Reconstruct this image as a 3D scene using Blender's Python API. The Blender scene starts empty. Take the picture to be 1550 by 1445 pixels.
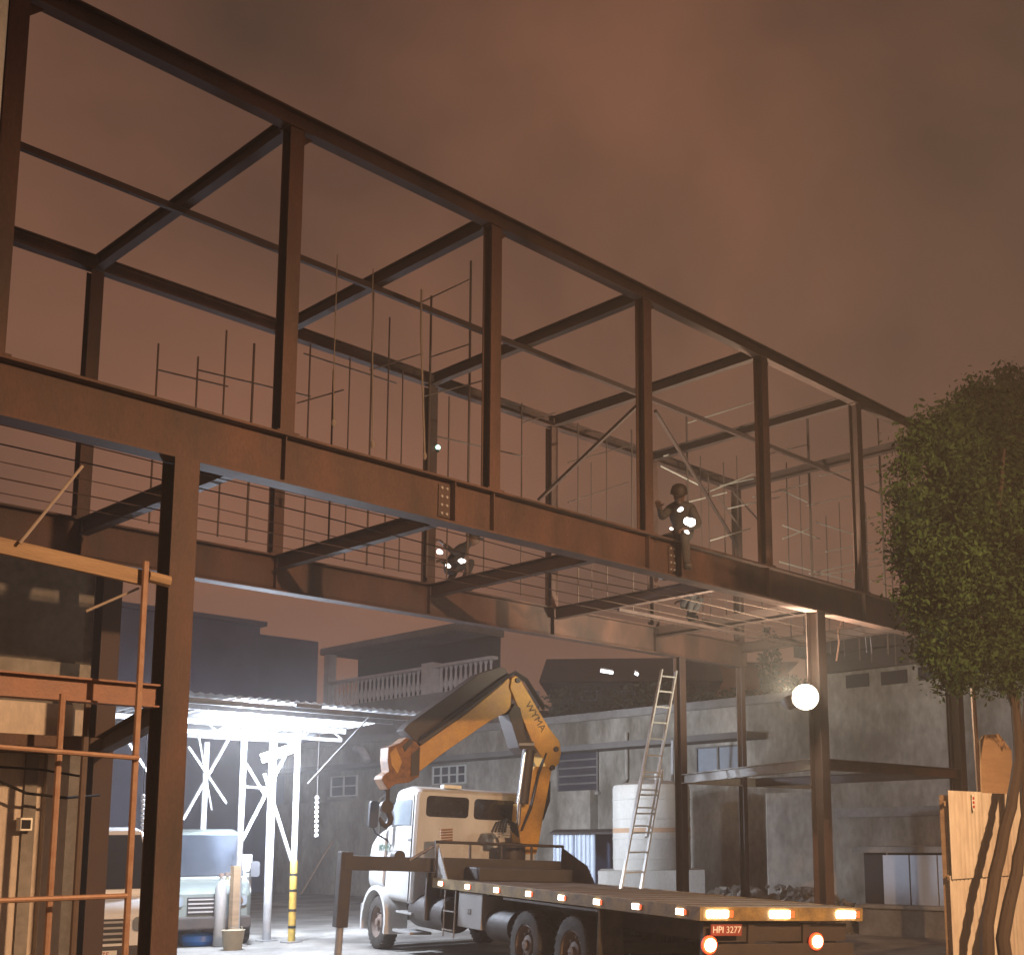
import bpy, bmesh, math, random
from mathutils import Vector, Matrix, noise
random.seed(7)
R = math.radians
scene = bpy.context.scene
col = scene.collection

# ------------------------------------------------------------------ camera
W0, H0 = 1550.0, 1445.0
F, PX, PY = 1808.4, 969.9, 991.65
YAW, PIT, ROL = 0.84377, 0.15066, -0.00983
CH = 2.05                                             # eye height above the yard
CAM = Vector((0, 0, CH))
cy, sy, cp, sp = math.cos(YAW), math.sin(YAW), math.cos(PIT), math.sin(PIT)
FW = Vector((sy*cp, cy*cp, sp)); RT0 = Vector((cy, -sy, 0)); UP0 = RT0.cross(FW)
RT = RT0*math.cos(ROL) + UP0*math.sin(ROL); UP = -RT0*math.sin(ROL) + UP0*math.cos(ROL)
cam = bpy.data.cameras.new('camera'); cam_o = bpy.data.objects.new('camera', cam); col.objects.link(cam_o)
cam.sensor_fit = 'HORIZONTAL'; cam.sensor_width = 36; cam.lens = F/W0*36
cam.shift_x = (W0/2-PX)/W0; cam.shift_y = (PY-H0/2)/W0
cam.clip_start = 0.05; cam.clip_end = 3000
cam_o.matrix_world = Matrix(((RT.x, UP.x, -FW.x, 0), (RT.y, UP.y, -FW.y, 0), (RT.z, UP.z, -FW.z, CH), (0, 0, 0, 1)))
scene.camera = cam_o

def ray(x, y): return FW + RT*((x-PX)/F) - UP*((y-PY)/F)
def on_y(x, y, Y): d = ray(x, y); return CAM + d*(Y/d.y)
def on_x(x, y, X): d = ray(x, y); return CAM + d*(X/d.x)
def on_z(x, y, z): d = ray(x, y); return CAM + d*((z-CH)/d.z)
def deep(x, y, dep): return CAM + ray(x, y)*dep

# ------------------------------------------------------------------ night sky lit by the town
w = bpy.data.worlds.new('World'); scene.world = w; w.use_nodes = True
nt = w.node_tree; nt.nodes.clear()
N = nt.nodes.new; L = nt.links.new
wo = N('ShaderNodeOutputWorld'); bg = N('ShaderNodeBackground'); L(bg.outputs[0], wo.inputs[0])
tc = N('ShaderNodeTexCoord')
mp = N('ShaderNodeMapping'); mp.inputs['Scale'].default_value = (1.0, 1.0, 1.4); mp.inputs['Location'].default_value = (4.2, 0.1, 2.5); L(tc.outputs['Generated'], mp.inputs[0])
nz = N('ShaderNodeTexNoise'); nz.inputs['Scale'].default_value = 2.1; nz.inputs['Detail'].default_value = 6
nz.inputs['Roughness'].default_value = 0.52; nz.inputs['Distortion'].default_value = 0.35; L(mp.outputs[0], nz.inputs[0])
rp = N('ShaderNodeValToRGB'); L(nz.outputs[0], rp.inputs[0])
rp.color_ramp.elements[0].position = 0.33; rp.color_ramp.elements[0].color = (0.100, 0.055, 0.037, 1)
rp.color_ramp.elements[1].position = 0.62; rp.color_ramp.elements[1].color = (0.245, 0.108, 0.063, 1)
sx = N('ShaderNodeSeparateXYZ'); L(tc.outputs['Generated'], sx.inputs[0])
mr = N('ShaderNodeMapRange'); L(sx.outputs[2], mr.inputs[0])
mr.inputs[1].default_value = 0.0; mr.inputs[2].default_value = 0.62; mr.inputs[3].default_value = 1.18; mr.inputs[4].default_value = 0.76
hs = N('ShaderNodeVectorMath'); hs.operation = 'SCALE'; L(rp.outputs[0], hs.inputs[0]); L(mr.outputs[0], hs.inputs['Scale'])
sk = N('ShaderNodeTexSky'); sk.sky_type = 'NISHITA'; sk.sun_disc = False
sk.sun_elevation = R(38); sk.sun_rotation = R(150)
sks = N('ShaderNodeVectorMath'); sks.operation = 'SCALE'; L(sk.outputs[0], sks.inputs[0]); sks.inputs['Scale'].default_value = 0.0004
ad = N('ShaderNodeVectorMath'); ad.operation = 'ADD'; L(hs.outputs[0], ad.inputs[0]); L(sks.outputs[0], ad.inputs[1])
L(ad.outputs[0], bg.inputs[0]); bg.inputs[1].default_value = 1.0

mn = bpy.data.lights.new('moon_sun', 'SUN'); mn.energy = 0.03; mn.angle = R(0.5); mn.color = (1.0, 0.93, 0.85)
mn_o = bpy.data.objects.new('moon_sun', mn); col.objects.link(mn_o); mn_o.rotation_euler = (R(52), 0, R(30))

scene.view_settings.view_transform = 'Standard'; scene.view_settings.look = 'None'
scene.view_settings.exposure = 0; scene.view_settings.gamma = 1; scene.view_settings.use_curve_mapping = False
scene.render.engine = 'CYCLES'
scene.cycles.use_denoising = True
scene.cycles.max_bounces = 6
scene.cycles.sample_clamp_indirect = 4

# ------------------------------------------------------------------ materials
MATS = {}
def mat(name, c, rough=0.7, metal=0.0, c2=None, scale=6.0, amount=0.5, bump=0.0, bscale=40.0, stretch=(1, 1, 1), grain=0.12, spec=0.4, coat=0.0, transmission=0.0, edge=0.22):
    m = bpy.data.materials.new(name); m.use_nodes = True; MATS[name] = m
    t = m.node_tree; b = t.nodes['Principled BSDF']
    b.inputs['Roughness'].default_value = rough; b.inputs['Metallic'].default_value = metal
    b.inputs['Specular IOR Level'].default_value = spec; b.inputs['Coat Weight'].default_value = coat; b.inputs['Coat Roughness'].default_value = 0.3
    b.inputs['Transmission Weight'].default_value = transmission
    co = t.nodes.new('ShaderNodeTexCoord'); ma = t.nodes.new('ShaderNodeMapping'); ma.inputs['Scale'].default_value = stretch
    t.links.new(co.outputs['Object'], ma.inputs[0])
    n1 = t.nodes.new('ShaderNodeTexNoise'); n1.inputs['Scale'].default_value = scale; n1.inputs['Detail'].default_value = 6; n1.inputs['Roughness'].default_value = 0.62
    t.links.new(ma.outputs[0], n1.inputs[0])
    r1 = t.nodes.new('ShaderNodeValToRGB'); r1.color_ramp.elements[0].position = 0.5-edge; r1.color_ramp.elements[1].position = 0.5+edge
    t.links.new(n1.outputs[0], r1.inputs[0])
    c2 = c2 or tuple(x*0.62 for x in c)
    r1.color_ramp.elements[0].color = (*[a*(1-amount)+q*amount for a, q in zip(c, c2)], 1); r1.color_ramp.elements[1].color = (*c, 1)
    n2 = t.nodes.new('ShaderNodeTexNoise'); n2.inputs['Scale'].default_value = bscale; n2.inputs['Detail'].default_value = 4
    t.links.new(ma.outputs[0], n2.inputs[0])
    mx = t.nodes.new('ShaderNodeMix'); mx.data_type = 'RGBA'; mx.blend_type = 'MULTIPLY'; mx.inputs[0].default_value = grain*2
    t.links.new(r1.outputs[0], mx.inputs[6]); t.links.new(n2.outputs[0], mx.inputs[7])
    t.links.new(mx.outputs[2], b.inputs['Base Color'])
    rr = t.nodes.new('ShaderNodeMapRange'); rr.inputs[3].default_value = max(0.03, rough-0.12); rr.inputs[4].default_value = min(1, rough+0.12)
    t.links.new(n1.outputs[0], rr.inputs[0]); t.links.new(rr.outputs[0], b.inputs['Roughness'])
    if bump:
        bp = t.nodes.new('ShaderNodeBump'); bp.inputs['Strength'].default_value = bump; bp.inputs['Distance'].default_value = 0.02
        t.links.new(n2.outputs[0], bp.inputs['Height']); t.links.new(bp.outputs[0], b.inputs['Normal'])
    return m
def emit(name, c, s):
    m = bpy.data.materials.new(name); m.use_nodes = True; MATS[name] = m
    t = m.node_tree; b = t.nodes['Principled BSDF']
    b.inputs['Base Color'].default_value = (*c, 1); b.inputs['Emission Color'].default_value = (*c, 1); b.inputs['Emission Strength'].default_value = s
    return m
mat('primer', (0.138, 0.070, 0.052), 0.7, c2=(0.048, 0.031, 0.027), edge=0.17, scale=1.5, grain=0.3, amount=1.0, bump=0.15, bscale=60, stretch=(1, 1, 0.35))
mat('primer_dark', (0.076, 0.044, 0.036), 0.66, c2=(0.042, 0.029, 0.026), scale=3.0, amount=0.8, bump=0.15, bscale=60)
mat('primer_orange', (0.27, 0.14, 0.095), 0.6, c2=(0.17, 0.09, 0.065), scale=5, amount=0.8, bump=0.2)
mat('galv_paint', (0.58, 0.57, 0.53), 0.5, c2=(0.38, 0.36, 0.33), scale=5, amount=0.7, metal=0.0)
mat('scaffold_tube', (0.36, 0.24, 0.17), 0.55, c2=(0.25, 0.12, 0.07), scale=9, amount=0.9, metal=0.2)
mat('scaffold_dark', (0.11, 0.075, 0.06), 0.6, c2=(0.06, 0.045, 0.04), scale=9)
mat('timber', (0.36, 0.25, 0.15), 0.85, c2=(0.2, 0.13, 0.08), scale=4, amount=0.9, bump=0.3, stretch=(0.3, 0.3, 3))
mat('white_steel', (0.34, 0.34, 0.35), 0.5, c2=(0.2, 0.19, 0.18), scale=7, amount=0.8)
mat('yellow_band', (0.62, 0.40, 0.06), 0.6, c2=(0.36, 0.24, 0.08), scale=10, amount=0.9)
mat('black_paint', (0.025, 0.025, 0.028), 0.5, scale=8)
mat('roof_sheet', (0.42, 0.43, 0.45), 0.45, c2=(0.28, 0.25, 0.23), scale=4, amount=0.8, metal=0.3)
mat('concrete', (0.34, 0.32, 0.29), 0.8, c2=(0.13, 0.12, 0.11), edge=0.13, scale=0.7, amount=0.9, bump=0.35, bscale=14, grain=0.25)
mat('asphalt', (0.075, 0.07, 0.065), 0.85, c2=(0.045, 0.043, 0.04), scale=0.8, amount=0.9, bump=0.5, bscale=60)
mat('mossy_plaster', (0.44, 0.40, 0.34), 0.94, c2=(0.15, 0.13, 0.10), edge=0.13, scale=0.6, amount=1.0, bump=0.5, bscale=7, stretch=(1, 1, 0.55), grain=0.32)
mat('pale_plaster', (0.50, 0.46, 0.40), 0.9, c2=(0.22, 0.20, 0.17), edge=0.14, scale=0.9, amount=0.9, bump=0.35, bscale=9, stretch=(1, 1, 0.5), grain=0.3)
mat('beige_plaster', (0.60, 0.53, 0.46), 0.9, c2=(0.44, 0.37, 0.31), scale=1.2, amount=0.8, bump=0.25, bscale=25, stretch=(1, 1, 0.4), grain=0.2)
mat('grey_plaster', (0.30, 0.28, 0.26), 0.92, c2=(0.15, 0.14, 0.125), scale=0.8, amount=0.9, bump=0.3, bscale=12, grain=0.25)
mat('slate_wall', (0.17, 0.19, 0.29), 0.9, c2=(0.10, 0.11, 0.17), scale=0.6, amount=0.9, grain=0.25)
mat('eave_grey', (0.15, 0.14, 0.13), 0.9, c2=(0.08, 0.075, 0.07), scale=1.2, amount=0.9)
mat('dark_roof', (0.055, 0.042, 0.038), 0.85, c2=(0.03, 0.025, 0.024), scale=0.7, amount=0.9, bump=0.4, bscale=10)
mat('brick_orange', (0.42, 0.17, 0.08), 0.9, c2=(0.26, 0.11, 0.06), scale=1.6, amount=0.9, bump=0.3)
mat('baluster_stone', (0.62, 0.57, 0.53), 0.85, c2=(0.42, 0.38, 0.35), scale=3, amount=0.8)
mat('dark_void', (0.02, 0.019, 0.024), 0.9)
mat('window_glass', (0.03, 0.035, 0.045), 0.12, spec=0.6, grain=0.02)
mat('smoke_glass', (0.022, 0.018, 0.016), 0.1, spec=0.6, grain=0.02)
mat('clear_glass', (0.22, 0.25, 0.28), 0.08, spec=0.7, grain=0.02)
mat('truck_white', (0.66, 0.66, 0.66), 0.42, c2=(0.44, 0.42, 0.39), scale=1.6, amount=0.9, coat=0.2, grain=0.12, stretch=(1,1,0.4))
mat('car_white', (0.78, 0.79, 0.8), 0.3, c2=(0.66, 0.67, 0.68), scale=2, amount=0.6, coat=0.5, grain=0.04)
mat('car_sage', (0.17, 0.195, 0.18), 0.5, c2=(0.10, 0.115, 0.11), scale=2, amount=0.7, coat=0.3)
mat('crane_yellow', (0.70, 0.38, 0.05), 0.5, c2=(0.44, 0.20, 0.035), scale=3.0, amount=0.9, coat=0.1, grain=0.25)
mat('crane_rust', (0.36, 0.17, 0.06), 0.7, c2=(0.12, 0.06, 0.035), scale=9, amount=1.0, bump=0.4)
mat('crane_dark', (0.055, 0.038, 0.03), 0.55, c2=(0.03, 0.024, 0.022), scale=5, amount=0.9, bump=0.2)
mat('chrome', (0.75, 0.75, 0.75), 0.2, metal=1.0, grain=0.02)
mat('chassis', (0.04, 0.035, 0.034), 0.6, c2=(0.07, 0.05, 0.04), scale=6, amount=0.8, bump=0.2)
mat('bed_plate', (0.23, 0.20, 0.18), 0.6, c2=(0.13, 0.10, 0.085), scale=2.2, amount=1.0, bump=0.3, metal=0.3)
mat('bed_rail', (0.46, 0.31, 0.11), 0.6, c2=(0.16, 0.11, 0.06), scale=4, amount=1.0, edge=0.16, grain=0.3)
mat('rubber', (0.022, 0.021, 0.02), 0.85, c2=(0.075, 0.06, 0.05), scale=6, amount=0.9, bump=0.5)
mat('rim_brown', (0.22, 0.16, 0.13), 0.6, c2=(0.1, 0.07, 0.055), scale=10)
mat('tool_grey', (0.40, 0.39, 0.38), 0.5, c2=(0.28, 0.26, 0.25), scale=3, metal=0.3)
mat('aluminium', (0.72, 0.72, 0.70), 0.38, metal=0.6, scale=12)
mat('tank_white', (0.72, 0.70, 0.65), 0.6, c2=(0.42, 0.38, 0.32), scale=1.2, amount=0.9, stretch=(1, 1, 0.25), grain=0.2)
mat('tank_band', (0.50, 0.32, 0.2), 0.7, c2=(0.4, 0.25, 0.16))
mat('blue_plastic', (0.02, 0.16, 0.55), 0.4, scale=3)
mat('bucket_tan', (0.34, 0.29, 0.2), 0.7)
mat('fence_sheet', (0.72, 0.68, 0.58), 0.55, c2=(0.40, 0.31, 0.24), scale=1.1, amount=1.0, stretch=(1, 1, 0.35), grain=0.2, metal=0.0, bscale=12)
mat('plywood', (0.48, 0.31, 0.17), 0.85, c2=(0.36, 0.22, 0.12), scale=5, amount=0.8, stretch=(0.3, 0.3, 3))
mat('bark', (0.055, 0.038, 0.028), 0.9, c2=(0.05, 0.034, 0.025), scale=7, amount=1.0, bump=0.9, bscale=20, stretch=(1, 1, 0.25))
mat('leaf', (0.036, 0.068, 0.020), 0.85, spec=0.15, c2=(0.014, 0.032, 0.011), scale=1.7, amount=1.0, grain=0.1)
mat('leaf_far', (0.05, 0.055, 0.03), 0.8, c2=(0.025, 0.028, 0.016), scale=1.4, amount=1.0)
mat('blue_sheet', (0.45, 0.50, 0.58), 0.5, c2=(0.35, 0.39, 0.46), scale=3)
mat('rubble', (0.33, 0.30, 0.26), 0.95, c2=(0.14, 0.12, 0.10), scale=2.5, amount=1.0, bump=0.8, bscale=12)
mat('cable_brown', (0.075, 0.05, 0.04), 0.9, spec=0.05)
mat('cable_black', (0.02, 0.018, 0.017), 0.9, spec=0.05)
mat('rope_pale', (0.34, 0.28, 0.23), 0.9)
mat('hoist_red', (0.45, 0.05, 0.03), 0.5)
mat('cloth_dark', (0.045, 0.04, 0.042), 0.9, c2=(0.03, 0.027, 0.028), scale=9, bump=0.4)
mat('cloth_worn', (0.075, 0.068, 0.065), 0.92, c2=(0.04, 0.036, 0.035), scale=14, amount=1.0, bump=0.8, bscale=18)
mat('cloth_grey', (0.16, 0.15, 0.145), 0.92, c2=(0.10, 0.095, 0.09), scale=9, bump=0.4)
mat('skin', (0.14, 0.08, 0.055), 0.6, scale=12)
mat('helmet_dark', (0.028, 0.02, 0.018), 0.6)
mat('reflect_tape', (0.85, 0.86, 0.82), 0.4, grain=0.02)
mat('sign_white', (0.8, 0.78, 0.7), 0.6, grain=0.03)
mat('sign_red', (0.5, 0.05, 0.03), 0.6)
mat('plate_red', (0.30, 0.06, 0.04), 0.6)
mat('ink', (0.09, 0.065, 0.04), 0.7)
mat('ink_green', (0.10, 0.16, 0.12), 0.7)
emit('lamp_cool', (0.93, 0.96, 1.0), 30); emit('lamp_flood', (1.0, 0.93, 0.76), 60); emit('lamp_sodium', (1.0, 0.6, 0.25), 40)
emit('tape_glow', (1.0, 0.86, 0.72), 8); emit('tape_glow_strong', (1.0, 0.82, 0.62), 40); emit('tape_glow_edge', (1.0, 0.16, 0.05), 0.7)  # reflective tape, given a glow of its own for the light it returns
emit('lamp_tail', (1.0, 0.42, 0.2), 25); emit('lamp_tail_rim', (0.9, 0.10, 0.03), 0.8)
emit('reflector_glow', (1.0, 0.95, 0.88), 5); emit('lamp_red', (1.0, 0.08, 0.03), 6); emit('lamp_green', (0.55, 1.0, 0.8), 2.5); emit('lamp_tube', (0.9, 0.93, 1.0), 5)  # first entry: glow put on reflective clothing patches, which are no lamps

# ------------------------------------------------------------------ mesh building
class MB:
    def __init__(s): s.v = []; s.f = []
    def add(s, vs, fs):
        o = len(s.v); s.v += [Vector(p) for p in vs]; s.f += [[i+o for i in f] for f in fs]; return s
    def box(s, lo, hi):
        x0, y0, z0 = lo; x1, y1, z1 = hi
        return s.add([(x0,y0,z0),(x1,y0,z0),(x1,y1,z0),(x0,y1,z0),(x0,y0,z1),(x1,y0,z1),(x1,y1,z1),(x0,y1,z1)],
                     [(0,3,2,1),(4,5,6,7),(0,1,5,4),(1,2,6,5),(2,3,7,6),(3,0,4,7)])
    def bar(s, a, b, wd, h, up=(0, 0, 1), dx=0, dz=0):       # rectangular bar a->b, width wd (sideways), height h (along up)
        a, b = Vector(a), Vector(b); d = (b-a).normalized(); up = Vector(up)
        if abs(d.dot(up)) > 0.98: up = Vector((0, 1, 0))
        r = d.cross(up).normalized(); u = r.cross(d)
        vs = []
        for p in (a, b):
            for i, j in ((-1,-1),(1,-1),(1,1),(-1,1)): vs.append(p + r*(dx+i*wd/2) + u*(dz+j*h/2))
        return s.add(vs, [(0,1,2,3),(7,6,5,4),(0,4,5,1),(1,5,6,2),(2,6,7,3),(3,7,4,0)])
    def ibeam(s, a, b, wd, h, tf=0.018, tw=0.012, up=(0, 0, 1)):   # I section, web along up; a,b at mid-height; one closed outline
        a, b = Vector(a), Vector(b); d = (b-a).normalized(); up = Vector(up)
        r = d.cross(up).normalized(); u = r.cross(d)
        W_, H_, t = wd/2, h/2, tw/2
        o = [(-W_,-H_),(W_,-H_),(W_,-H_+tf),(t,-H_+tf),(t,H_-tf),(W_,H_-tf),(W_,H_),(-W_,H_),(-W_,H_-tf),(-t,H_-tf),(-t,-H_+tf),(-W_,-H_+tf)]
        n = len(o); vs = [a+r*x+u*y for x, y in o]+[b+r*x+u*y for x, y in o]
        fs = [[i, i+n, (i+1) % n+n, (i+1) % n] for i in range(n)]
        for q in (0, n):
            caps = [(0,1,2,11),(11,2,3,10),(10,3,4,9),(9,4,5,8),(8,5,6,7)]
            fs += [[i+q for i in c] if q else [i for i in reversed(c)] for c in caps]
        return s.add(vs, fs)
    def tube(s, pts, r, n=8, cap=True):
        pts = [Vector(p) for p in pts]; rs = r if isinstance(r, (list, tuple)) else [r]*len(pts)
        o = len(s.v); prev = None
        for k, p in enumerate(pts):
            d = (pts[min(k+1, len(pts)-1)]-pts[max(k-1, 0)]).normalized()
            if prev is None:
                a = Vector((0, 0, 1)) if abs(d.z) < 0.9 else Vector((1, 0, 0)); e = d.cross(a).normalized()
            else: e = (prev-d*prev.dot(d)).normalized()
            prev = e; g = d.cross(e)
            for i in range(n):
                t = 2*math.pi*i/n; s.v.append(p+e*(rs[k]*math.cos(t))+g*(rs[k]*math.sin(t)))
        for k in range(len(pts)-1):
            for i in range(n):
                s.f.append([o+k*n+i, o+k*n+(i+1) % n, o+(k+1)*n+(i+1) % n, o+(k+1)*n+i])
        if cap:
            s.f.append([o+i for i in reversed(range(n))]); s.f.append([o+(len(pts)-1)*n+i for i in range(n)])
        return s
    def lathe(s, prof, c, axis=(0, 0, 1), n=24, cap=True):              # prof: (radius, along)
        c = Vector(c); d = Vector(axis).normalized(); a = Vector((0, 0, 1)) if abs(d.z) < 0.9 else Vector((1, 0, 0))
        e = d.cross(a).normalized(); g = d.cross(e); o = len(s.v)
        for r, h in prof:
            for i in range(n):
                t = 2*math.pi*i/n; s.v.append(c+d*h+e*(r*math.cos(t))+g*(r*math.sin(t)))
        for k in range(len(prof)-1):
            for i in range(n): s.f.append([o+k*n+i, o+k*n+(i+1) % n, o+(k+1)*n+(i+1) % n, o+(k+1)*n+i])
        if cap: s.f.append([o+i for i in reversed(range(n))]); s.f.append([o+(len(prof)-1)*n+i for i in range(n)])
        return s
    def prism(s, poly, d):                                    # closed 3D polygon extruded by d
        poly = [Vector(p) for p in poly]; d = Vector(d); n = len(poly)
        return s.add(poly+[p+d for p in poly], [list(range(n))[::-1], list(range(n, 2*n))]+[[i, (i+1) % n, (i+1) % n+n, i+n] for i in range(n)])
    def loft(s, rings):
        o = len(s.v); n = len(rings[0])
        for r in rings: s.v += [Vector(p) for p in r]
        for k in range(len(rings)-1):
            for i in range(n): s.f.append([o+k*n+i, o+k*n+(i+1) % n, o+(k+1)*n+(i+1) % n, o+(k+1)*n+i])
        s.f.append([o+i for i in reversed(range(n))]); s.f.append([o+(len(rings)-1)*n+i for i in range(n)])
        return s
    def build(s, name, m, parent=None, bevel=0, seg=2, smooth=False, world=True):
        me = bpy.data.meshes.new(name)
        me.from_pydata([tuple(p) for p in s.v], [], s.f); me.validate()
        bm = bmesh.new(); bm.from_mesh(me)
        bmesh.ops.recalc_face_normals(bm, faces=bm.faces)
        if bevel: bmesh.ops.bevel(bm, geom=list(bm.edges), offset=bevel, segments=seg, profile=0.6, affect='EDGES', clamp_overlap=True)
        bm.to_mesh(me); bm.free()
        me.materials.append(MATS[m])
        if smooth:
            for p in me.polygons: p.use_smooth = True
            me.set_sharp_from_angle(angle=R(38))
        o = bpy.data.objects.new(name, me); col.objects.link(o)
        if parent is not None:
            o.parent = parent
            if world:
                p = parent; M = Matrix()
                chain = []
                while p is not None: chain.append(p); p = p.parent
                for q in reversed(chain): M = M @ q.matrix_parent_inverse @ q.matrix_basis
                o.matrix_parent_inverse = M.inverted()
        return o

def tag(o, label, cat=None, group=None, kind=None):
    o['label'] = label
    if cat: o['category'] = cat
    if group: o['group'] = group
    if kind: o['kind'] = kind
    return o
def thing(name, loc, label, cat, group=None):
    o = bpy.data.objects.new(name, None); col.objects.link(o); o.location = loc; o.empty_display_size = 0.2
    return tag(o, label, cat, group)
def struct(o, label): o['kind'] = 'structure'; o['label'] = label; return o
def text(s, name, m, size, M, parent, depth=0.004, world=True):
    cu = bpy.data.curves.new(name, 'FONT'); cu.body = s; cu.size = size; cu.extrude = depth; cu.align_x = 'CENTER'; cu.align_y = 'CENTER'
    tmp = bpy.data.objects.new(name, cu); col.objects.link(tmp)
    me = bpy.data.meshes.new_from_object(tmp.evaluated_get(bpy.context.evaluated_depsgraph_get()))
    bpy.data.objects.remove(tmp)
    me.transform(M); mb = MB(); mb.v = [v.co.copy() for v in me.vertices]; mb.f = [list(p.vertices) for p in me.polygons]
    return mb.build(name, m, parent, world=world)
def basis(o, x, y):                                           # matrix with local x,y axes
    x = Vector(x).normalized(); z = x.cross(Vector(y)).normalized(); y = z.cross(x)
    return Matrix(((x.x, y.x, z.x, o[0]), (x.y, y.y, z.y, o[1]), (x.z, y.z, z.z, o[2]), (0, 0, 0, 1)))
def point_light(name, loc, power, c, radius, parent, spot=None, aim=None, blend=0.85):
    l = bpy.data.lights.new(name, 'SPOT' if spot else 'POINT'); l.energy = power; l.color = c; l.shadow_soft_size = radius
    o = bpy.data.objects.new(name, l); col.objects.link(o); o.location = loc
    if spot:
        l.spot_size = spot; l.spot_blend = blend
        o.rotation_euler = (Vector(aim)-Vector(loc)).to_track_quat('-Z', 'Y').to_euler()
    o.parent = parent
    if parent is not None: o.matrix_parent_inverse = Matrix.Translation(parent.location).inverted()
    return o

# ------------------------------------------------------------------ ground
g = MB().add([(-70,-70,0),(130,-70,0),(130,130,0),(-70,130,0)], [(0,1,2,3)]).build('ground', 'asphalt'); struct(g, 'dark asphalt and earth around the yard')
gy = MB().add([(2,7.0,0.004),(27,7.0,0.004),(27,46,0.004),(2,46,0.004)], [(0,1,2,3)]).build('yard_pavement', 'concrete'); struct(gy, 'worn concrete yard under the canopy and the truck')

# night haze over the yard
hm = bpy.data.materials.new('night_haze'); hm.use_nodes = True; ht_ = hm.node_tree; ht_.nodes.clear()
ho_ = ht_.nodes.new('ShaderNodeOutputMaterial'); hv = ht_.nodes.new('ShaderNodeVolumePrincipled'); ht_.links.new(hv.outputs[0], ho_.inputs['Volume'])
hv.inputs['Color'].default_value = (0.93, 0.89, 0.86, 1); hv.inputs['Density'].default_value = 0.0041; hv.inputs['Anisotropy'].default_value = 0.25
hm.cycles.homogeneous_volume = True; MATS['night_haze'] = hm
hz_o = MB().box((-72, -72, -1), (132, 132, 13.2)).build('haze', 'night_haze'); hz_o['kind'] = 'stuff'; hz_o['label'] = 'thin night haze hanging over the whole yard'
scene.cycles.volume_bounces = 0
# ------------------------------------------------------------------ steel frame
YF, DEP, BAY, XC = 9.887, 4.494, 2.655, 3.375
YB = YF+DEP
ZG, ZT, GD = 5.937, 9.337, 0.504
ZB = ZG-GD
XI = lambda i: XC+i*BAY
xe_f = on_y(1436, 971, YF).x; xe_b = on_y(1130, 1012, YB).x
frame = thing('steel_skeleton', (5.0, YF, 0), 'unfinished two storey steel frame of brown primed beams and columns over the yard', 'steel frame')
FWD = 0.22
CB = 0.155
TH = 0.19
gfy = YF+FWD/2
g1 = MB().ibeam((-3, gfy, (ZG+ZB)/2), (xe_f, gfy, (ZG+ZB)/2), FWD, GD, 0.024, 0.014).build('girder', 'primer', frame)
g2 = MB().ibeam((-1, YB+FWD/2, (ZG+ZB)/2), (xe_b, YB+FWD/2, (ZG+ZB)/2), FWD, GD, 0.024, 0.014).build('girder', 'primer', frame)
for px_, py_ in ((690, 760), (1032, 845)):
    p = on_y(px_, py_, YF)
    MB().box((p.x-0.006, YF+0.004, ZB+0.026), (p.x+0.006, YF+0.1, ZG-0.026)).build('stiffener', 'primer', g1)
for px_, py_ in ((690, 760), (1032, 845)):
    p = on_y(px_, py_, YF)
    sp_ = MB().box((p.x-0.17, YF+0.085, ZB+0.07), (p.x-0.012, YF+0.1, ZG-0.07)).build('splice_plate', 'primer_dark', g1)
    for q in range(4):
        for w_ in (-0.13, -0.06): MB().lathe([(0.016,0),(0.016,0.014)], (p.x+w_, YF+0.085, ZB+0.11+q*0.095), (0,-1,0), 6).build('bolt', 'tool_grey', g1)
for i in range(0, 7):
    MB().box((XI(i)-0.1, YF+0.0, ZT-TH-0.016), (XI(i)+0.1, YF+0.2, ZT-TH-0.003)).build('cap_plate', 'primer', frame)
    MB().prism([(XI(i)+0.08, YF+0.095, ZT-TH-0.018), (XI(i)+0.22, YF+0.095, ZT-TH-0.018), (XI(i)+0.08, YF+0.095, ZT-TH-0.16)], (0, 0.01, 0)).build('gusset', 'primer', frame)
for i in range(-1, 8):
    for yy, gg, lim in ((YF, g1, xe_f), (YB, g2, xe_b)):
        x = XI(i)
        if -2.5 < x < lim-0.1: MB().box((x-0.006, yy+0.03, ZB+0.026), (x+0.006, yy+0.1, ZG-0.026)).build('stiffener', 'primer', gg)
# end plate of the back girder
MB().box((xe_b, YB-0.01, ZB-0.004), (xe_b+0.014, YB+FWD+0.01, ZG+0.004)).build('end_plate', 'primer', g2)
for i in range(0, 7):
    x = XI(i)
    MB().ibeam((x, YF+0.1, ZG+0.002), (x, YF+0.1, ZT-TH-0.018), CB, CB, 0.014, 0.01, up=(0, 1, 0)).build('column', 'primer', frame)
    MB().ibeam((x, YB+0.1, ZG+0.002), (x, YB+0.1, ZT-TH-0.018), CB, CB, 0.014, 0.01, up=(0, 1, 0)).build('column', 'primer', frame)
    for yy in (YF+0.1, YB+0.1):
        MB().box((x-0.12, yy-0.1, ZG+0.001), (x+0.12, yy+0.1, ZG+0.018)).build('base_plate', 'primer', frame)
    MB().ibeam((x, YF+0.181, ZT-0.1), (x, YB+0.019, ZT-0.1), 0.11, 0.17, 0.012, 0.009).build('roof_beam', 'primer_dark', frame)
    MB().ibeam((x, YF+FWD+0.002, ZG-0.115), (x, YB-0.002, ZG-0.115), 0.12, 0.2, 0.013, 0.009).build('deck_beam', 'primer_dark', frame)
for yy, xa in ((YF+0.1, -3), (YB+0.1, -1)):
    MB().ibeam((xa, yy, ZT-TH/2), (XI(6)+0.09, yy, ZT-TH/2), 0.14, TH, 0.014, 0.009).build('top_chord', 'primer', frame)
ym = YF+DEP*0.52
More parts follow.
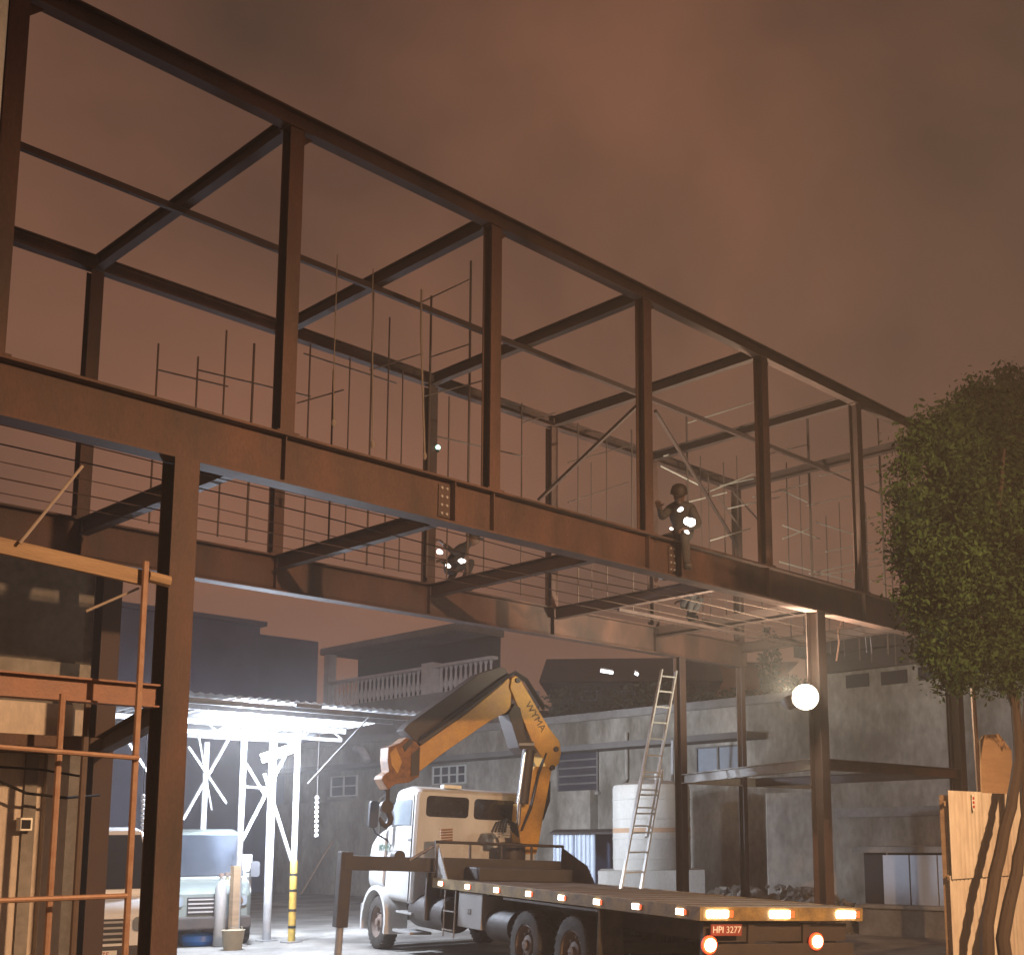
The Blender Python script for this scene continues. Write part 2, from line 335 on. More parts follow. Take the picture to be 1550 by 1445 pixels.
MB().bar((-1, ym, ZT-0.235), (XI(6), ym, ZT-0.235), 0.06, 0.075).build('purlin', 'primer_dark', frame)
MB().bar((XI(4), ym+0.7, ZG-0.24), (XI(6), ym+0.7, ZG-0.24), 0.05, 0.05).build('purlin', 'primer_dark', frame)
a = on_y(975, 604, ym); MB().bar(a, on_y(815, 757, YB-0.08), 0.05, 0.05).build('brace', 'primer_dark', frame)
MB().bar(on_y(992, 622, ym), on_y(1116, 826, YB-0.08), 0.05, 0.05).build('brace', 'primer_dark', frame)
# lower columns
XA = on_y(283, 710, YF).x; XCc = on_y(1243, 920, YF).x; XD = on_y(1452, 1000, YF).x
XBA = on_y(172, 880, YB).x; XB1 = on_y(1035, 998, YB).x; XB2 = on_y(1131, 1012, YB).x
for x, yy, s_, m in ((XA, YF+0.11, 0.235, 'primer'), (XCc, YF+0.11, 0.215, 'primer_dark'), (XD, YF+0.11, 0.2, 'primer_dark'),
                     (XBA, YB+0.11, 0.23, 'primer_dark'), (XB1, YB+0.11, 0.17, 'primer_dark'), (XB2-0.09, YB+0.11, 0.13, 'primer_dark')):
    MB().ibeam((x, yy, 0.02), (x, yy, ZB-0.002), s_, s_, 0.016, 0.012, up=(0, 1, 0)).build('column', m, frame)
    MB().box((x-s_*0.85, yy-s_*0.85, 0.006), (x+s_*0.85, yy+s_*0.85, 0.022)).build('base_plate', m, frame)
ZM = 3.12
MB().ibeam((-3, YF+0.11, 3.295), (XA-0.12, YF+0.11, 3.295), 0.14, 0.2, 0.016, 0.01).build('mezzanine_beam', 'primer_orange', frame)
MB().ibeam((XCc+0.11, YF+0.11, 3.11), (XD-0.1, YF+0.11, 3.11), 0.12, 0.17, 0.014, 0.01).build('mezzanine_beam', 'primer', frame)
v = (Vector((XB1, YB+0.1, 0))-Vector((XCc, YF+0.1, 0))).normalized()
MB().ibeam(Vector((XCc, YF+0.1, ZM))+v*0.14, Vector((XB1, YB+0.1, ZM))-v*0.12, 0.12, 0.17, 0.014, 0.01).build('mezzanine_beam', 'galv_paint', frame)
v = (Vector((XBA, YB+0.1, 0))-Vector((XA, YF+0.1, 0))).normalized()
MB().ibeam(Vector((XA, YF+0.1, 3.2))+v*0.15, Vector((XBA, YB+0.1, 3.2))-v*0.15, 0.14, 0.2, 0.014, 0.01).build('mezzanine_beam', 'primer_dark', frame)
MB().ibeam((XB1+0.09, YB+0.11, ZM), (XB2-0.17, YB+0.11, ZM), 0.12, 0.17, 0.014, 0.01).build('mezzanine_beam', 'galv_paint', frame)
MB().ibeam((XB2-0.02, YB+0.11, ZM), (XD+2.5, YB+0.11, ZM), 0.12, 0.17, 0.014, 0.01).build('mezzanine_beam', 'galv_paint', frame)
XD2 = XD+0.32
MB().ibeam((XD2, YF+0.35, 0.02), (XD2, YF+0.35, ZB-0.05), 0.16, 0.16, 0.014, 0.01, up=(0, 1, 0)).build('column', 'primer_dark', frame)
MB().ibeam((XD, YF+0.22, ZM), (XD, YB+0.1, ZM), 0.12, 0.17, 0.014, 0.01).build('mezzanine_beam', 'primer_dark', frame)

# ------------------------------------------------------------------ street lamp, flood lamp and an added rear head
# sodium street lamp on the pavement side, out of frame behind the camera
SL = Vector((6.2, -5.4, 0))
sl = thing('street_lamp', SL, 'tall grey sodium street lamp on a curved arm at the pavement', 'street lamp')
pole = MB().tube([SL, SL+Vector((0,0,4)), SL+Vector((0,0,7.4)), SL+Vector((0.15,0.5,8.0)), SL+Vector((0.4,1.5,8.25))], [0.11,0.09,0.07,0.05,0.045], 10).build('pole', 'galv_paint', sl, smooth=True)
MB().bar(SL+Vector((0.38,1.4,8.25)), SL+Vector((0.58,2.1,8.28)), 0.26, 0.12).build('lamp_head', 'tool_grey', sl, bevel=0.03)
LP = SL+Vector((0.5, 1.8, 8.14)); MB().box((LP.x-0.1, LP.y-0.18, LP.z-0.03), (LP.x+0.1, LP.y+0.18, LP.z+0.02)).build('lamp_lens', 'lamp_sodium', sl, bevel=0.01)
point_light('sodium_light', LP-Vector((0,0,0.12)), 15500, (1.0, 0.58, 0.30), 0.12, sl, spot=R(98), aim=LP+Vector((2.2, 12.0, -10.0)))

# flood lamp on the column
fp = on_y(1219, 1055, YF-0.12)
fl = thing('flood_lamp', fp, 'round glaring flood lamp fixed to the column beside the truck bed', 'flood lamp')
dirv = Vector((-0.62, -0.5, 0.12)).normalized()
MB().lathe([(0.05,-0.2),(0.09,-0.15),(0.165,-0.03),(0.19,0.0),(0.195,0.02)], fp, dirv, 28).build('reflector', 'tool_grey', fl, smooth=True)
MB().lathe([(0.165,0.022),(0.155,0.04),(0.11,0.07),(0.04,0.085)], fp, dirv, 28).build('lens', 'lamp_flood', fl, smooth=True)
MB().bar(fp-dirv*0.18, Vector((XCc-0.05, YF+0.02, fp.z-0.02)), 0.03, 0.05).build('bracket', 'chassis', fl)
h2 = Vector((XCc-0.32, YF+0.42, fp.z+0.02)); d2 = Vector((1.0, 1.3, 2.1)).normalized()  # unseen second head, added to light the deck and girder end
MB().lathe([(0.05,-0.14),(0.08,-0.1),(0.12,-0.02),(0.125,0.0)], h2, d2, 20).build('added_reflector', 'tool_grey', fl, smooth=True)
MB().lathe([(0.115,0.002),(0.1,0.012)], h2, d2, 20).build('added_lens', 'lamp_flood', fl)
MB().bar(h2-d2*0.12, Vector((XCc-0.06, YF+0.2, h2.z-0.05)), 0.03, 0.04).build('added_bracket', 'chassis', fl)
point_light('added_flood_light', h2+d2*0.12, 2200, (1.0, 0.87, 0.64), 0.1, fl, spot=R(132), aim=h2+d2, blend=0.5)  # light of the added head, aimed up and inward
point_light('flood_spill', fp+dirv*0.34+Vector((0,0,0.05)), 240, (1.0, 0.87, 0.62), 0.12, fl)

# ------------------------------------------------------------------ background building along the far side (plane X = XW)
XW = 27.0
def wx(x, y, off=0.0): return on_x(x, y, XW-off)
yr, yl = wx(1450, 1200).y, wx(430, 1200).y; ymid = wx(1243, 1100).y
wall = thing('boundary_building', (XW, 25, 0), 'long weathered grey building with stained walls and an eave behind the tank', 'building')
ztop = wx(960, 1083).z
MB().box((XW, ymid, 0), (XW+6, yl, ztop)).build('wall', 'mossy_plaster', wall)
zlow = wx(700, 1205).z
MB().box((XW-0.35, wx(905, 1200).y, 0), (XW-0.003, yl, zlow)).build('plinth_wall', 'mossy_plaster', wall)
for xx in (575, 780, 935):
    p = wx(xx, 1200, 0.5); MB().tube([Vector((XW-0.5, p.y, 0.2)), Vector((XW-0.5, p.y, zlow+0.02)), Vector((XW-0.1, p.y, zlow+0.3)), Vector((XW-0.1, p.y, ztop-0.5))], 0.055, 8).build('downpipe', 'pale_plaster', wall, smooth=True)
ze = wx(700, 1152).z
MB().box((XW-0.9, wx(1160, 1120).y, ze-0.02), (XW-0.003, yl, ze+0.16)).build('eave', 'eave_grey', wall, bevel=0.01)
MB().box((XW-0.12, ymid+0.1, ztop-0.02), (XW+6, yl, ztop+0.22)).build('parapet', 'grey_plaster', wall)
def window_on_wall(x0, y0, x1, y1, nx, ny, m='window_glass', fm='galv_paint', parent=wall, off=0.0):
    a, b = wx(x0, y0, off), wx(x1, y1, off)
    ya, yb_ = max(a.y, b.y), min(a.y, b.y); za, zb_ = max(a.z, b.z), min(a.z, b.z); X0 = XW-off
    f = MB()
    for k in range(nx+1): yy = ya+(yb_-ya)*k/nx; f.box((X0-0.07, yy-0.03, zb_), (X0-0.004, yy+0.03, za))
    for k in range(ny+1): zz = zb_+(za-zb_)*k/ny; f.box((X0-0.062, yb_-0.03, zz-0.025), (X0-0.006, ya+0.03, zz+0.025))
    fo = f.build('window', fm, parent)
    for i in range(nx):
        for j in range(ny):
            y1_, y0_ = ya+(yb_-ya)*i/nx, ya+(yb_-ya)*(i+1)/nx; z0_, z1_ = zb_+(za-zb_)*j/ny, zb_+(za-zb_)*(j+1)/ny
            MB().box((X0-0.02, y0_+0.032, z0_+0.027), (X0-0.005, y1_-0.032, z1_-0.027)).build('pane', m, fo)
    MB().box((X0-0.14, yb_-0.1, zb_-0.12), (X0-0.004, ya+0.1, zb_-0.03)).build('sill', 'pale_plaster', fo)
    return fo
window_on_wall(503, 1176, 541, 1203, 2, 2)
window_on_wall(657, 1161, 706, 1184, 4, 2)
window_on_wall(846, 1140, 906, 1196, 1, 5, fm='eave_grey')
window_on_wall(1056, 1132, 1122, 1170, 2, 1, m='clear_glass', fm='eave_grey')
# higher part to the right with its vents
zr = wx(1340, 985).z
MB().box((XW-0.3, yr-6, 0), (XW+8, ymid-0.004, zr)).build('wall', 'mossy_plaster', wall)
MB().box((XW-0.75, yr-6, zr+0.002), (XW+8, ymid+0.3, zr+0.35)).build('roof', 'dark_roof', wall)
zf = on_x(1340, 1010, XW-0.3).z; MB().box((XW-0.5, yr-6, zf), (XW-0.304, ymid+0.1, zr-0.004)).build('shade_band', 'dark_roof', wall)  # dark strip standing in for the unlit wall above the vents
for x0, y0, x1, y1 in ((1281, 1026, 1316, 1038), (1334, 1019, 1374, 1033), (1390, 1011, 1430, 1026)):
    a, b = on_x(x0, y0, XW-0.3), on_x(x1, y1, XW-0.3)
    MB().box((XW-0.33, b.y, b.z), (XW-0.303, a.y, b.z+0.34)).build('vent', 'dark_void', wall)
p = on_x(1350, 1228, XW-0.3); MB().box((XW-0.36, yr-6, p.z-0.12), (XW-0.303, ymid-0.05, p.z+0.12)).build('tie_beam', 'grey_plaster', wall)

# shelter bay with door sheets at the foot of it
XS = 22.0
a, b = on_x(1296, 1290, XS), on_x(1470, 1290, XS); s0 = on_x(1330, 1374, XS).z
sh = thing('store_shed', (XS, b.y, 0), 'low concrete store with a dark doorway and pale sheet doors under a slab', 'shed')
MB().box((XS, b.y-1, 0), (XS+3, a.y, s0)).build('plinth', 'rubble', sh)
MB().box((XS-0.06, b.y-1, s0+0.002), (XS+3, a.y+0.05, s0+0.07)).build('ledge', 'pale_plaster', sh)
MB().box((XS+0.15, b.y-1, a.z), (XS+3, a.y+0.2, a.z+0.12)).build('roof_slab', 'grey_plaster', sh)
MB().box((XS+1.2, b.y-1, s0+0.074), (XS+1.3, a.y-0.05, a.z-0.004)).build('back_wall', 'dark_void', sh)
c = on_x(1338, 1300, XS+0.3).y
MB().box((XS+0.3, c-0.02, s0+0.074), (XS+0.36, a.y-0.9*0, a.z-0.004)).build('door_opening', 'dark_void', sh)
for k in range(3):
    y1_ = c-0.03-k*0.62; MB().box((XS+0.2+0.02*k, y1_-0.6, s0+0.076), (XS+0.24+0.02*k, y1_, a.z-0.05)).build('door_sheet', 'blue_sheet', sh)

# terrace house above the boundary building
XH = XW+3
def hx(x, y): return on_x(x, y, XH)
house = thing('terrace_house', (XH, hx(600, 1040).y, 0), 'two storey house with a balustraded terrace above the long grey building', 'house')
hy1, hy0 = hx(488, 1000).y, hx(742, 1000).y
zfl = hx(560, 1062).z; zrl = hx(560, 1021).z
MB().box((XH, hy0, 0), (XH+2.6, hy1, zfl)).build('wall', 'grey_plaster', house)
zrf = hx(560, 977).z
hyr = hx(688, 1000).y
MB().box((XH+0.0, hyr, zrf), (XH+2.6, hy1+0.2, zrf+0.28)).build('roof', 'grey_plaster', house)
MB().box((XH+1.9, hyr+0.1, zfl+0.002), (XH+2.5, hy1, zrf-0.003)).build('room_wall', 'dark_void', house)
MB().box((XH+0.1, hy1-0.35, zfl+0.002), (XH+0.5, hy1, zrf-0.003)).build('pillar', 'baluster_stone', house)
pm = hx(645, 1030).y
MB().box((XH+0.02, pm-0.35, zfl+0.002), (XH+0.5, pm+0.35, zrl+0.12)).build('pillar', 'baluster_stone', house)
MB().box((XH+0.05, hy0, zrl-0.12), (XH+0.4, pm-0.36, zrl)).build('handrail', 'baluster_stone', house)
MB().box((XH+0.05, pm+0.36, zrl-0.12), (XH+0.4, hy1-0.36, zrl)).build('handrail', 'baluster_stone', house)
hb_ = zrl-0.122-zfl-0.002
bmsh = MB().lathe([(0.07,0),(0.07,0.06*hb_),(0.05,0.12*hb_),(0.11,0.33*hb_),(0.05,0.62*hb_),(0.045,0.85*hb_),(0.07,0.92*hb_),(0.07,hb_)], (0,0,0), n=8).build('baluster', 'baluster_stone', house, smooth=True, world=False)
first = True
y = hy0+0.2
while y < hy1-0.5:
    if abs(y-pm) > 0.48:
        o = bmsh if first else bmsh.copy()
        if not first: col.objects.link(o)
        first = False
        o.location = (0.22, y-house.location.y, zfl+0.002)
    y += 0.3
# dark bluish neighbour house behind the canopy
nh = thing('slate_house', on_y(390, 1000, 44), 'dark slate coloured house rising behind the lit canopy', 'house')
a, b = on_y(200, 932, 44), on_y(392, 1000, 44); c2_ = on_y(492, 966, 44)
nh.location.z = 0
MB().box((a.x-8, 44, 0), (b.x, 52, on_y(350, 942, 44).z)).build('wall', 'slate_wall', nh)
MB().box((b.x+0.003, 44.5, 0), (c2_.x, 52, on_y(440, 962, 44).z)).build('side_wall', 'slate_wall', nh)
MB().box((a.x-8.2, 43.8, on_y(350, 942, 44).z+0.002), (b.x+0.2, 52.2, on_y(350, 942, 44).z+0.2)).build('roof_slab', 'slate_wall', nh)
# dark hillside houses behind
def far_house(name, label, px0, px1, ptop, dep, m, mroof, roofh=1.5, wins=()):
    a, b = deep(px0, ptop, dep), deep(px1, ptop, dep)
    h = thing(name, (a.x, a.y, 0), label, 'house')
    d = (b-a); d.z = 0; L_ = d.length; d.normalize(); n = Vector((-d.y, d.x, 0))
    if n.dot(FW) < 0: n = -n
    z = (a.z+b.z)/2
    A = Vector((a.x, a.y, 0)); B = Vector((b.x, b.y, 0))
    MB().prism([A, B, B+n*7, A+n*7], (0, 0, z-roofh)).build('wall', m, h)
    e = d*0.5
    MB().prism([A-e-n*0.6+Vector((0,0,z-roofh+0.002)), A-e+n*7.6+Vector((0,0,z-roofh+0.002)), A-e+n*3.5+Vector((0,0,z))], B-A+e*2).build('roof', mroof, h)
    for (x0, y0, x1, y1) in wins:
        pts = []
        for (x, y) in ((x0, y0), (x1, y0), (x1, y1), (x0, y1)):
            r = ray(x, y); t = (A-CAM).dot(n)/r.dot(n); pts.append(CAM+r*t-n*0.012)
        wf = MB().prism(pts, -n*0.05).build('window', 'slate_wall', h)
        ctr = sum(pts, Vector())/4
        MB().prism([ctr+(q-ctr)*0.8-n*0.052 for q in pts], -n*0.01).build('pane', 'window_glass', wf)
    return h, A, d, n
far_house('hillside_house', 'dark roofed house above the tank with a porch lit by tubes', 835, 1075, 978, 52, 'dark_roof', 'dark_roof', 1.6, ((880,1045,905,1060),(940,1045,962,1060)))
far_house('brick_house', 'orange rendered house glowing in the gap between two frame columns', 1062, 1192, 990, 62, 'brick_orange', 'brick_orange', 0.5, ((1068,1030,1080,1050),(1150,1025,1165,1045)))
far_house('garden_house', 'reddish brown low house hidden behind the crane elbow', 750, 845, 1062, 50, 'brick_orange', 'dark_roof', 1.0)
for k, (x0, y0, x1, y1) in enumerate(((909, 1015, 928, 1018), (961, 1018, 966, 1021))):
    a, b = deep(x0, y0, 51), deep(x1, y1, 51)
    t = thing('tube_light', a, ('long' if k == 0 else 'short')+' white tube light burning under the dark porch roof', 'tube light')
    MB().tube([a, b], 0.06, 8).build('tube', 'lamp_tube', t, smooth=True)
    MB().bar(a+Vector((0,0,0.1)), b+Vector((0,0,0.1)), 0.16, 0.06).build('housing', 'sign_white', t)
# shrubs on the wall top
def shrub(name, p, rx, rz, n, label, m='leaf_far', ls=0.085):
    t = thing(name, p, label, 'shrub')
    MB().tube([p, p+Vector((0.02,0,rz*0.9))], [0.06, 0.02], 6).build('stem', 'bark', t)
    mb = MB()
    for _ in range(n):
        while True:
            q = Vector((random.uniform(-1,1), random.uniform(-1,1), random.uniform(-1,1)))
            if 0.15 < q.length < 1: break
        q = Vector((q.x*rx, q.y*rx, q.z*rz+rz*0.9)); d = Vector((random.gauss(0,1), random.gauss(0,1), random.gauss(0,1))).normalized(); e = d.orthogonal().normalized()*ls*random.uniform(.5,1.1)
        mb.add([p+q-e, p+q+d*ls*0.7, p+q+e, p+q-d*ls*0.7], [(0,1,2,3)])
    mb.build('foliage', m, t)
for k, (x, y, rx, rz, lb) in enumerate(((1166, 1072, 0.36, 1.15, 'tall narrow dark shrub before the orange house'), (1110, 1078, 1.2, 0.22, 'low spreading weeds on the wall top before the orange house'),
                              (1192, 1075, 0.7, 0.35, 'bushy weeds on the wall top beside the flood lamp column'), (1000, 1086, 1.6, 0.5, 'wide dark shrub on the wall top behind the ladder'),
                              (880, 1092, 1.5, 0.6, 'rounded dark shrub on the wall top beyond the crane'))):
    p = on_x(x, y, XW+1.0); p.z = ztop+0.2 if x < 1200 else p.z
    shrub('wall_shrub', p, rx, rz, int(650*rx*rz+350), lb)

# ------------------------------------------------------------------ white water tank, rubble, small hut
tp = deep(987, 1315, 31)
tk = thing('water_tank', (tp.x, tp.y, 0), 'large white upright tank with an orange band on a white plinth', 'tank')
tr = 118/2/F*31; zt0 = tp.z; zt1 = deep(987, 1186, 31).z
MB().lathe([(tr*0.97,zt0),(tr,zt0+0.05),(tr,zt1-0.12),(tr*0.97,zt1-0.03),(tr*0.5,zt1+0.08),(0.15,zt1+0.12)], (tp.x,tp.y,0), n=48).build('shell', 'tank_white', tk, smooth=True)
zb0 = deep(987, 1256, 31).z; MB().lathe([(tr+0.004,zb0-0.06),(tr+0.006,zb0-0.06),(tr+0.006,zb0+0.06),(tr+0.004,zb0+0.06)], (tp.x,tp.y,0), n=48).build('band', 'tank_band', tk, smooth=True)
rr_ = RT0.normalized(); ff_ = Vector((FW.x, FW.y, 0)).normalized()
base = Vector((tp.x, tp.y, 0))
MB().prism([base-rr_*(tr+0.35)-ff_*tr*1.05, base+rr_*(tr+0.3)-ff_*tr*1.05, base+rr_*(tr+0.3)+ff_*tr*1.1, base-rr_*(tr+0.35)+ff_*tr*1.1], (0,0,zt0-0.004)).build('plinth', 'tank_white', tk)
MB().tube([base+rr_*(tr*0.2)+Vector((0,0,zt1+0.1)), base+rr_*(tr*0.2)+Vector((0,0,zt1+0.28))], 0.12, 12).build('hatch', 'tank_white', tk)
for k in range(4):
    zk = zt0+(zt1-zt0)*(k+0.6)/4.4; MB().lathe([(tr+0.002,zk-0.02),(tr+0.016,zk-0.012),(tr+0.016,zk+0.012),(tr+0.002,zk+0.02)], (tp.x,tp.y,0), n=48, cap=False).build('rib', 'tank_white', tk, smooth=True)
q = deep(1018, 1120, 31.9); q2 = deep(1018, 1186, 31.9)
MB().tube([q, q2, q2-Vector((0,0,0.4))], 0.045, 8).build('pipe', 'white_steel', tk)
# blue sheet hut beside the tank
hp = deep(870, 1280, 33)
ht = thing('sheet_hut', (hp.x, hp.y, 0), 'low pale blue corrugated sheet hut beside the white tank', 'hut')
def corr(p, ex, ey, wlen, h, pitch, amp, nrm, mb=None):
    mb = mb or MB(); n = max(2, int(wlen/(pitch/4))); vs = []
    for k in range(n+1):
        a = ex*(wlen*k/n)+nrm*(amp*math.sin(2*math.pi*wlen*k/n/pitch)); vs += [p+a, p+a+ey*h, p+a+nrm*0.003, p+a+ey*h+nrm*0.003]
    fs = []
    for k in range(n):
        o = 4*k; fs += [(o,o+4,o+5,o+1), (o+2,o+3,o+7,o+6), (o+1,o+5,o+7,o+3), (o,o+2,o+6,o+4)]
    fs += [(0,1,3,2), (4*n,4*n+2,4*n+3,4*n+1)]
    return mb.add(vs, fs)
hz = deep(870, 1262, 33).z; w3 = 65/F*33
for k in range(2):
    corr(Vector((hp.x,hp.y,0))-rr_*(w3/2-k*w3/2), rr_, Vector((0,0,1)), w3/2-0.03, hz, 0.12, 0.015, -ff_).build('wall_sheet', 'blue_sheet', ht)
hb0 = Vector((hp.x,hp.y,0)); MB().prism([hb0-rr_*(w3/2+.1)-ff_*0.15+Vector((0,0,hz)), hb0+rr_*(w3/2+.5)-ff_*0.15+Vector((0,0,hz)), hb0+rr_*(w3/2+.5)+ff_*2+Vector((0,0,hz+.1)), hb0-rr_*(w3/2+.1)+ff_*2+Vector((0,0,hz+.1))], (0,0,0.05)).build('roof', 'dark_roof', ht)
MB().prism([hb0-rr_*(w3/2)+ff_*1.8, hb0+rr_*(w3/2+.4)+ff_*1.8, hb0+rr_*(w3/2+.4)+ff_*1.9, hb0-rr_*(w3/2)+ff_*1.9], (0,0,hz)).build('back_wall', 'slate_wall', ht)
# rubble heap
rp_ = deep(1150, 1330, 26.5)
rb = MB(); random.seed(3)
nx_, ny_ = 40, 22; grid = []
for j in range(ny_+1):
    for i in range(nx_+1):
        a = (i/nx_-0.5)*2; b = (j/ny_-0.5)*2; r_ = max(0, 1-(a*a+b*b))
        hgt = 1.0*r_**0.7*(0.75+0.5*noise.noise(Vector((a*2.3,b*2.3,1.7))))+0.16*noise.noise(Vector((a*9,b*9,4)))*min(1, r_*3)
        grid.append(Vector((rp_.x, rp_.y, 0))+rr_*(a*2.6)+ff_*(b*1.6)+Vector((0,0,max(-0.05, hgt))))
rb.add(grid, [(j*(nx_+1)+i, j*(nx_+1)+i+1, (j+1)*(nx_+1)+i+1, (j+1)*(nx_+1)+i) for j in range(ny_) for i in range(nx_)])
for _ in range(160):
    a, b = random.uniform(-.9,.9), random.uniform(-.95,.2); r_ = max(0, 1-a*a-b*b)
    c = Vector((rp_.x,rp_.y,0))+rr_*(a*2.6)+ff_*(b*1.6)+Vector((0,0,0.98*r_**0.7*0.95)); s_ = random.uniform(.03,.1)
    d = Vector((random.gauss(0,1),random.gauss(0,1),random.gauss(0,1))).normalized()
    rb.bar(c-d*s_, c+d*s_, s_*1.3, s_*0.9, up=d.orthogonal())
tag(rb.build('rubble_heap', 'rubble'), 'heap of grey rubble and broken concrete between the frame columns', 'rubble', kind='stuff')
# pale free standing wall piece right of the heap
a, b = deep(1160, 1200, 27.5), deep(1262, 1200, 27.0)
pw = MB().prism([Vector((a.x,a.y,0)), Vector((b.x,b.y,0)), Vector((b.x,b.y,0))+ff_*0.2, Vector((a.x,a.y,0))+ff_*0.2], (0,0,a.z)).build('plaster_wall', 'pale_plaster')
tag(pw, 'patchy pale plaster wall standing behind the rubble heap', 'wall')

# ------------------------------------------------------------------ canopy
cn = thing('truss_canopy', (11, 20, 0), 'white steel truss canopy with a corrugated roof glowing from its lamp', 'canopy')
CY0, CY1 = 19.4, 24.2
ZR = on_y(460, 1062, CY0).z
xr = on_y(645, 1080, CY0).x; xl = 7.6
slope = Vector((0, CY1-CY0, -0.25)); sl_l = slope.length; sdir = slope.normalized(); snrm = Vector((0, 0.05, 1)).normalized()
nsh = 8; wsh = (xr-xl)/nsh
for k in range(nsh):
    corr(Vector((xl+k*wsh, CY0, ZR)), Vector((1,0,0)), sdir, wsh-0.004, sl_l, 0.19, 0.022, snrm).build('roof_sheet', 'roof_sheet', cn)
def cpt(x, y, Y=20.3): return on_y(x, y, Y)
def gpole(x, y, ): return on_z(x, y, 0.0)
for yy in (CY0+0.3, 20.3, 22.0, CY1-0.3):
    zz = ZR-0.25*(yy-CY0)/(CY1-CY0)-0.09
    MB().bar((xl, yy, zz), (xr-0.15, yy, zz), 0.06, 0.1).build('roof_purlin', 'white_steel', cn)
posts = [(441, 1426), (403, 1424), (357, 1432), (300, 1420), (233, 1425)]
for k, (x, y) in enumerate(posts):
    p = gpole(x, y); ztp = ZR-0.25*(p.y-CY0)/(CY1-CY0)-0.15
    po = MB().tube([p, Vector((p.x, p.y, ztp))], 0.06 if k != 1 else 0.085, 12).build('post', 'white_steel', cn, smooth=True)
    if k == 0:
        zb_ = cpt(441, 1302, p.y).z
        MB().tube([p+Vector((0,0,0.003)), Vector((p.x,p.y,zb_))], 0.074, 12).build('yellow_sleeve', 'yellow_band', po, smooth=True)
        for q in (1323, 1347, 1377, 1402):
            zq = cpt(441, q, p.y).z; MB().tube([Vector((p.x,p.y,zq-0.025)), Vector((p.x,p.y,zq+0.025))], 0.079, 12).build('black_band', 'black_paint', po, smooth=True)
    if k == 2:
        zb_ = cpt(350, 1310, p.y).z
        MB().box((p.x-0.16, p.y-0.1, 0.003), (p.x-0.02, p.y+0.04, zb_)).build('timber_sleeve', 'timber', po)
    MB().box((p.x-0.16,p.y-0.16,0.0045), (p.x+0.16,p.y+0.16,0.03)).build('base_plate', 'tool_grey', po)
YT = gpole(403, 1424).y
zc_t, zc_b = cpt(400, 1085, YT).z, cpt(400, 1112, YT).z
ch0, ch1 = cpt(225, 1100, YT).x, cpt(522, 1100, YT).x
for z_ in (zc_t, zc_b): MB().bar((ch0, YT+0.12, z_), (ch1, YT+0.12, z_), 0.05, 0.07).build('truss_chord', 'white_steel', cn)
n_ = 9
for k in range(n_):
    x0 = ch0+(ch1-ch0)*k/n_; x1 = ch0+(ch1-ch0)*(k+1)/n_
    MB().bar((x0, YT+0.12, zc_b+0.036 if k % 2 else zc_t-0.036), (x1, YT+0.12, zc_t-0.036 if k % 2 else zc_b+0.036), 0.03, 0.03).build('truss_web', 'white_steel', cn)
for (x0, y0, x1, y1, t_) in ((400, 1170, 441, 1302, .05), (366, 1272, 441, 1125, .05), (285, 1130, 342, 1215, .045), (277, 1240, 345, 1120, .045), (372, 1155, 402, 1205, .045), (403, 1110, 480, 1085, .05), (441, 1130, 492, 1072, .045), (370, 1190, 403, 1192, .04), (195, 1125, 240, 1195, .05), (300, 1110, 320, 1225, .03)):
    MB().bar(cpt(x0, y0, YT-0.12), cpt(x1, y1, YT-0.12), t_, t_, up=(0,1,0)).build('brace', 'white_steel', cn)
MB().tube([cpt(570, 1073, 19.8), cpt(466, 1186, 19.8)], 0.018, 6).build('stay_rod', 'white_steel', cn)
MB().box((cpt(448,1070,CY0-.02).x, CY0-0.03, ZR-0.11), (cpt(487,1070,CY0-.02).x, CY0-0.005, ZR-0.03)).build('fascia_plate', 'white_steel', cn)
def tubelamp(label, a, b, power, r=0.05, aim=None):
    t = thing('strip_lamp', a, label, 'strip lamp')
    MB().bar(a+Vector((0,0,0.09)), b+Vector((0,0,0.09)), 0.2, 0.06).build('housing', 'sign_white', t, bevel=0.01)
    MB().tube([a, b], r, 8).build('tube', 'lamp_cool', t, smooth=True)
    if power: point_light('strip_light', (a+b)/2-Vector((0,0,0.15)), power, (0.74, 0.84, 1.0), 0.25, t, spot=R(112) if aim else None, aim=aim, blend=0.6)
tubelamp('dazzling strip lamp hung right under the corrugated canopy roof', on_y(318, 1077, 20.6), on_y(428, 1086, 20.6), 3600, 0.09)
tubelamp('tilted white strip lamp fixed between the canopy braces', on_y(398, 1150, 20.6), on_y(446, 1134, 20.6), 9500, aim=(27, 36, 3.0))
tubelamp('white strip lamp deep under the canopy by the boundary wall', on_y(520, 1090, 23.6), on_y(440, 1086, 23.6), 1100)
# pale elbow duct hanging beyond the canopy
dk = MB().tube([on_x(538,1133,25.5), on_x(548,1136,25.5), on_x(554,1146,25.5), on_x(556,1152,25.5)], 0.14, 12).build('elbow_duct', 'white_steel', smooth=True)
tag(dk, 'pale curved elbow duct on the wall past the canopy stay rod', 'duct')
# bead chains
def bead_chain(x, y0, y1, Y, top, label):
    t = thing('bead_chain', on_y(x, y1, Y), label, 'chain', )
    a, b = on_y(x, y0, Y), on_y(x-1, y1, Y)
    MB().tube([Vector((a.x,a.y,top)), a], 0.008, 6).build('cord', 'cable_black', t)
    n = 9
    for k in range(n):
        p = a.lerp(b, k/(n-1)); MB().lathe([(0.015,-0.045),(0.042,-0.02),(0.042,0.02),(0.015,0.045)], p, (0,0,1), 8).build('bead', 'white_steel', t, smooth=True)
bead_chain(480, 1207, 1264, 21.5, ZR-0.2, 'white beaded chain hanging from the canopy edge before the mossy wall')
bead_chain(217, 1205, 1262, 21.0, ZR-0.2, 'white beaded chain hanging behind the thick front column')

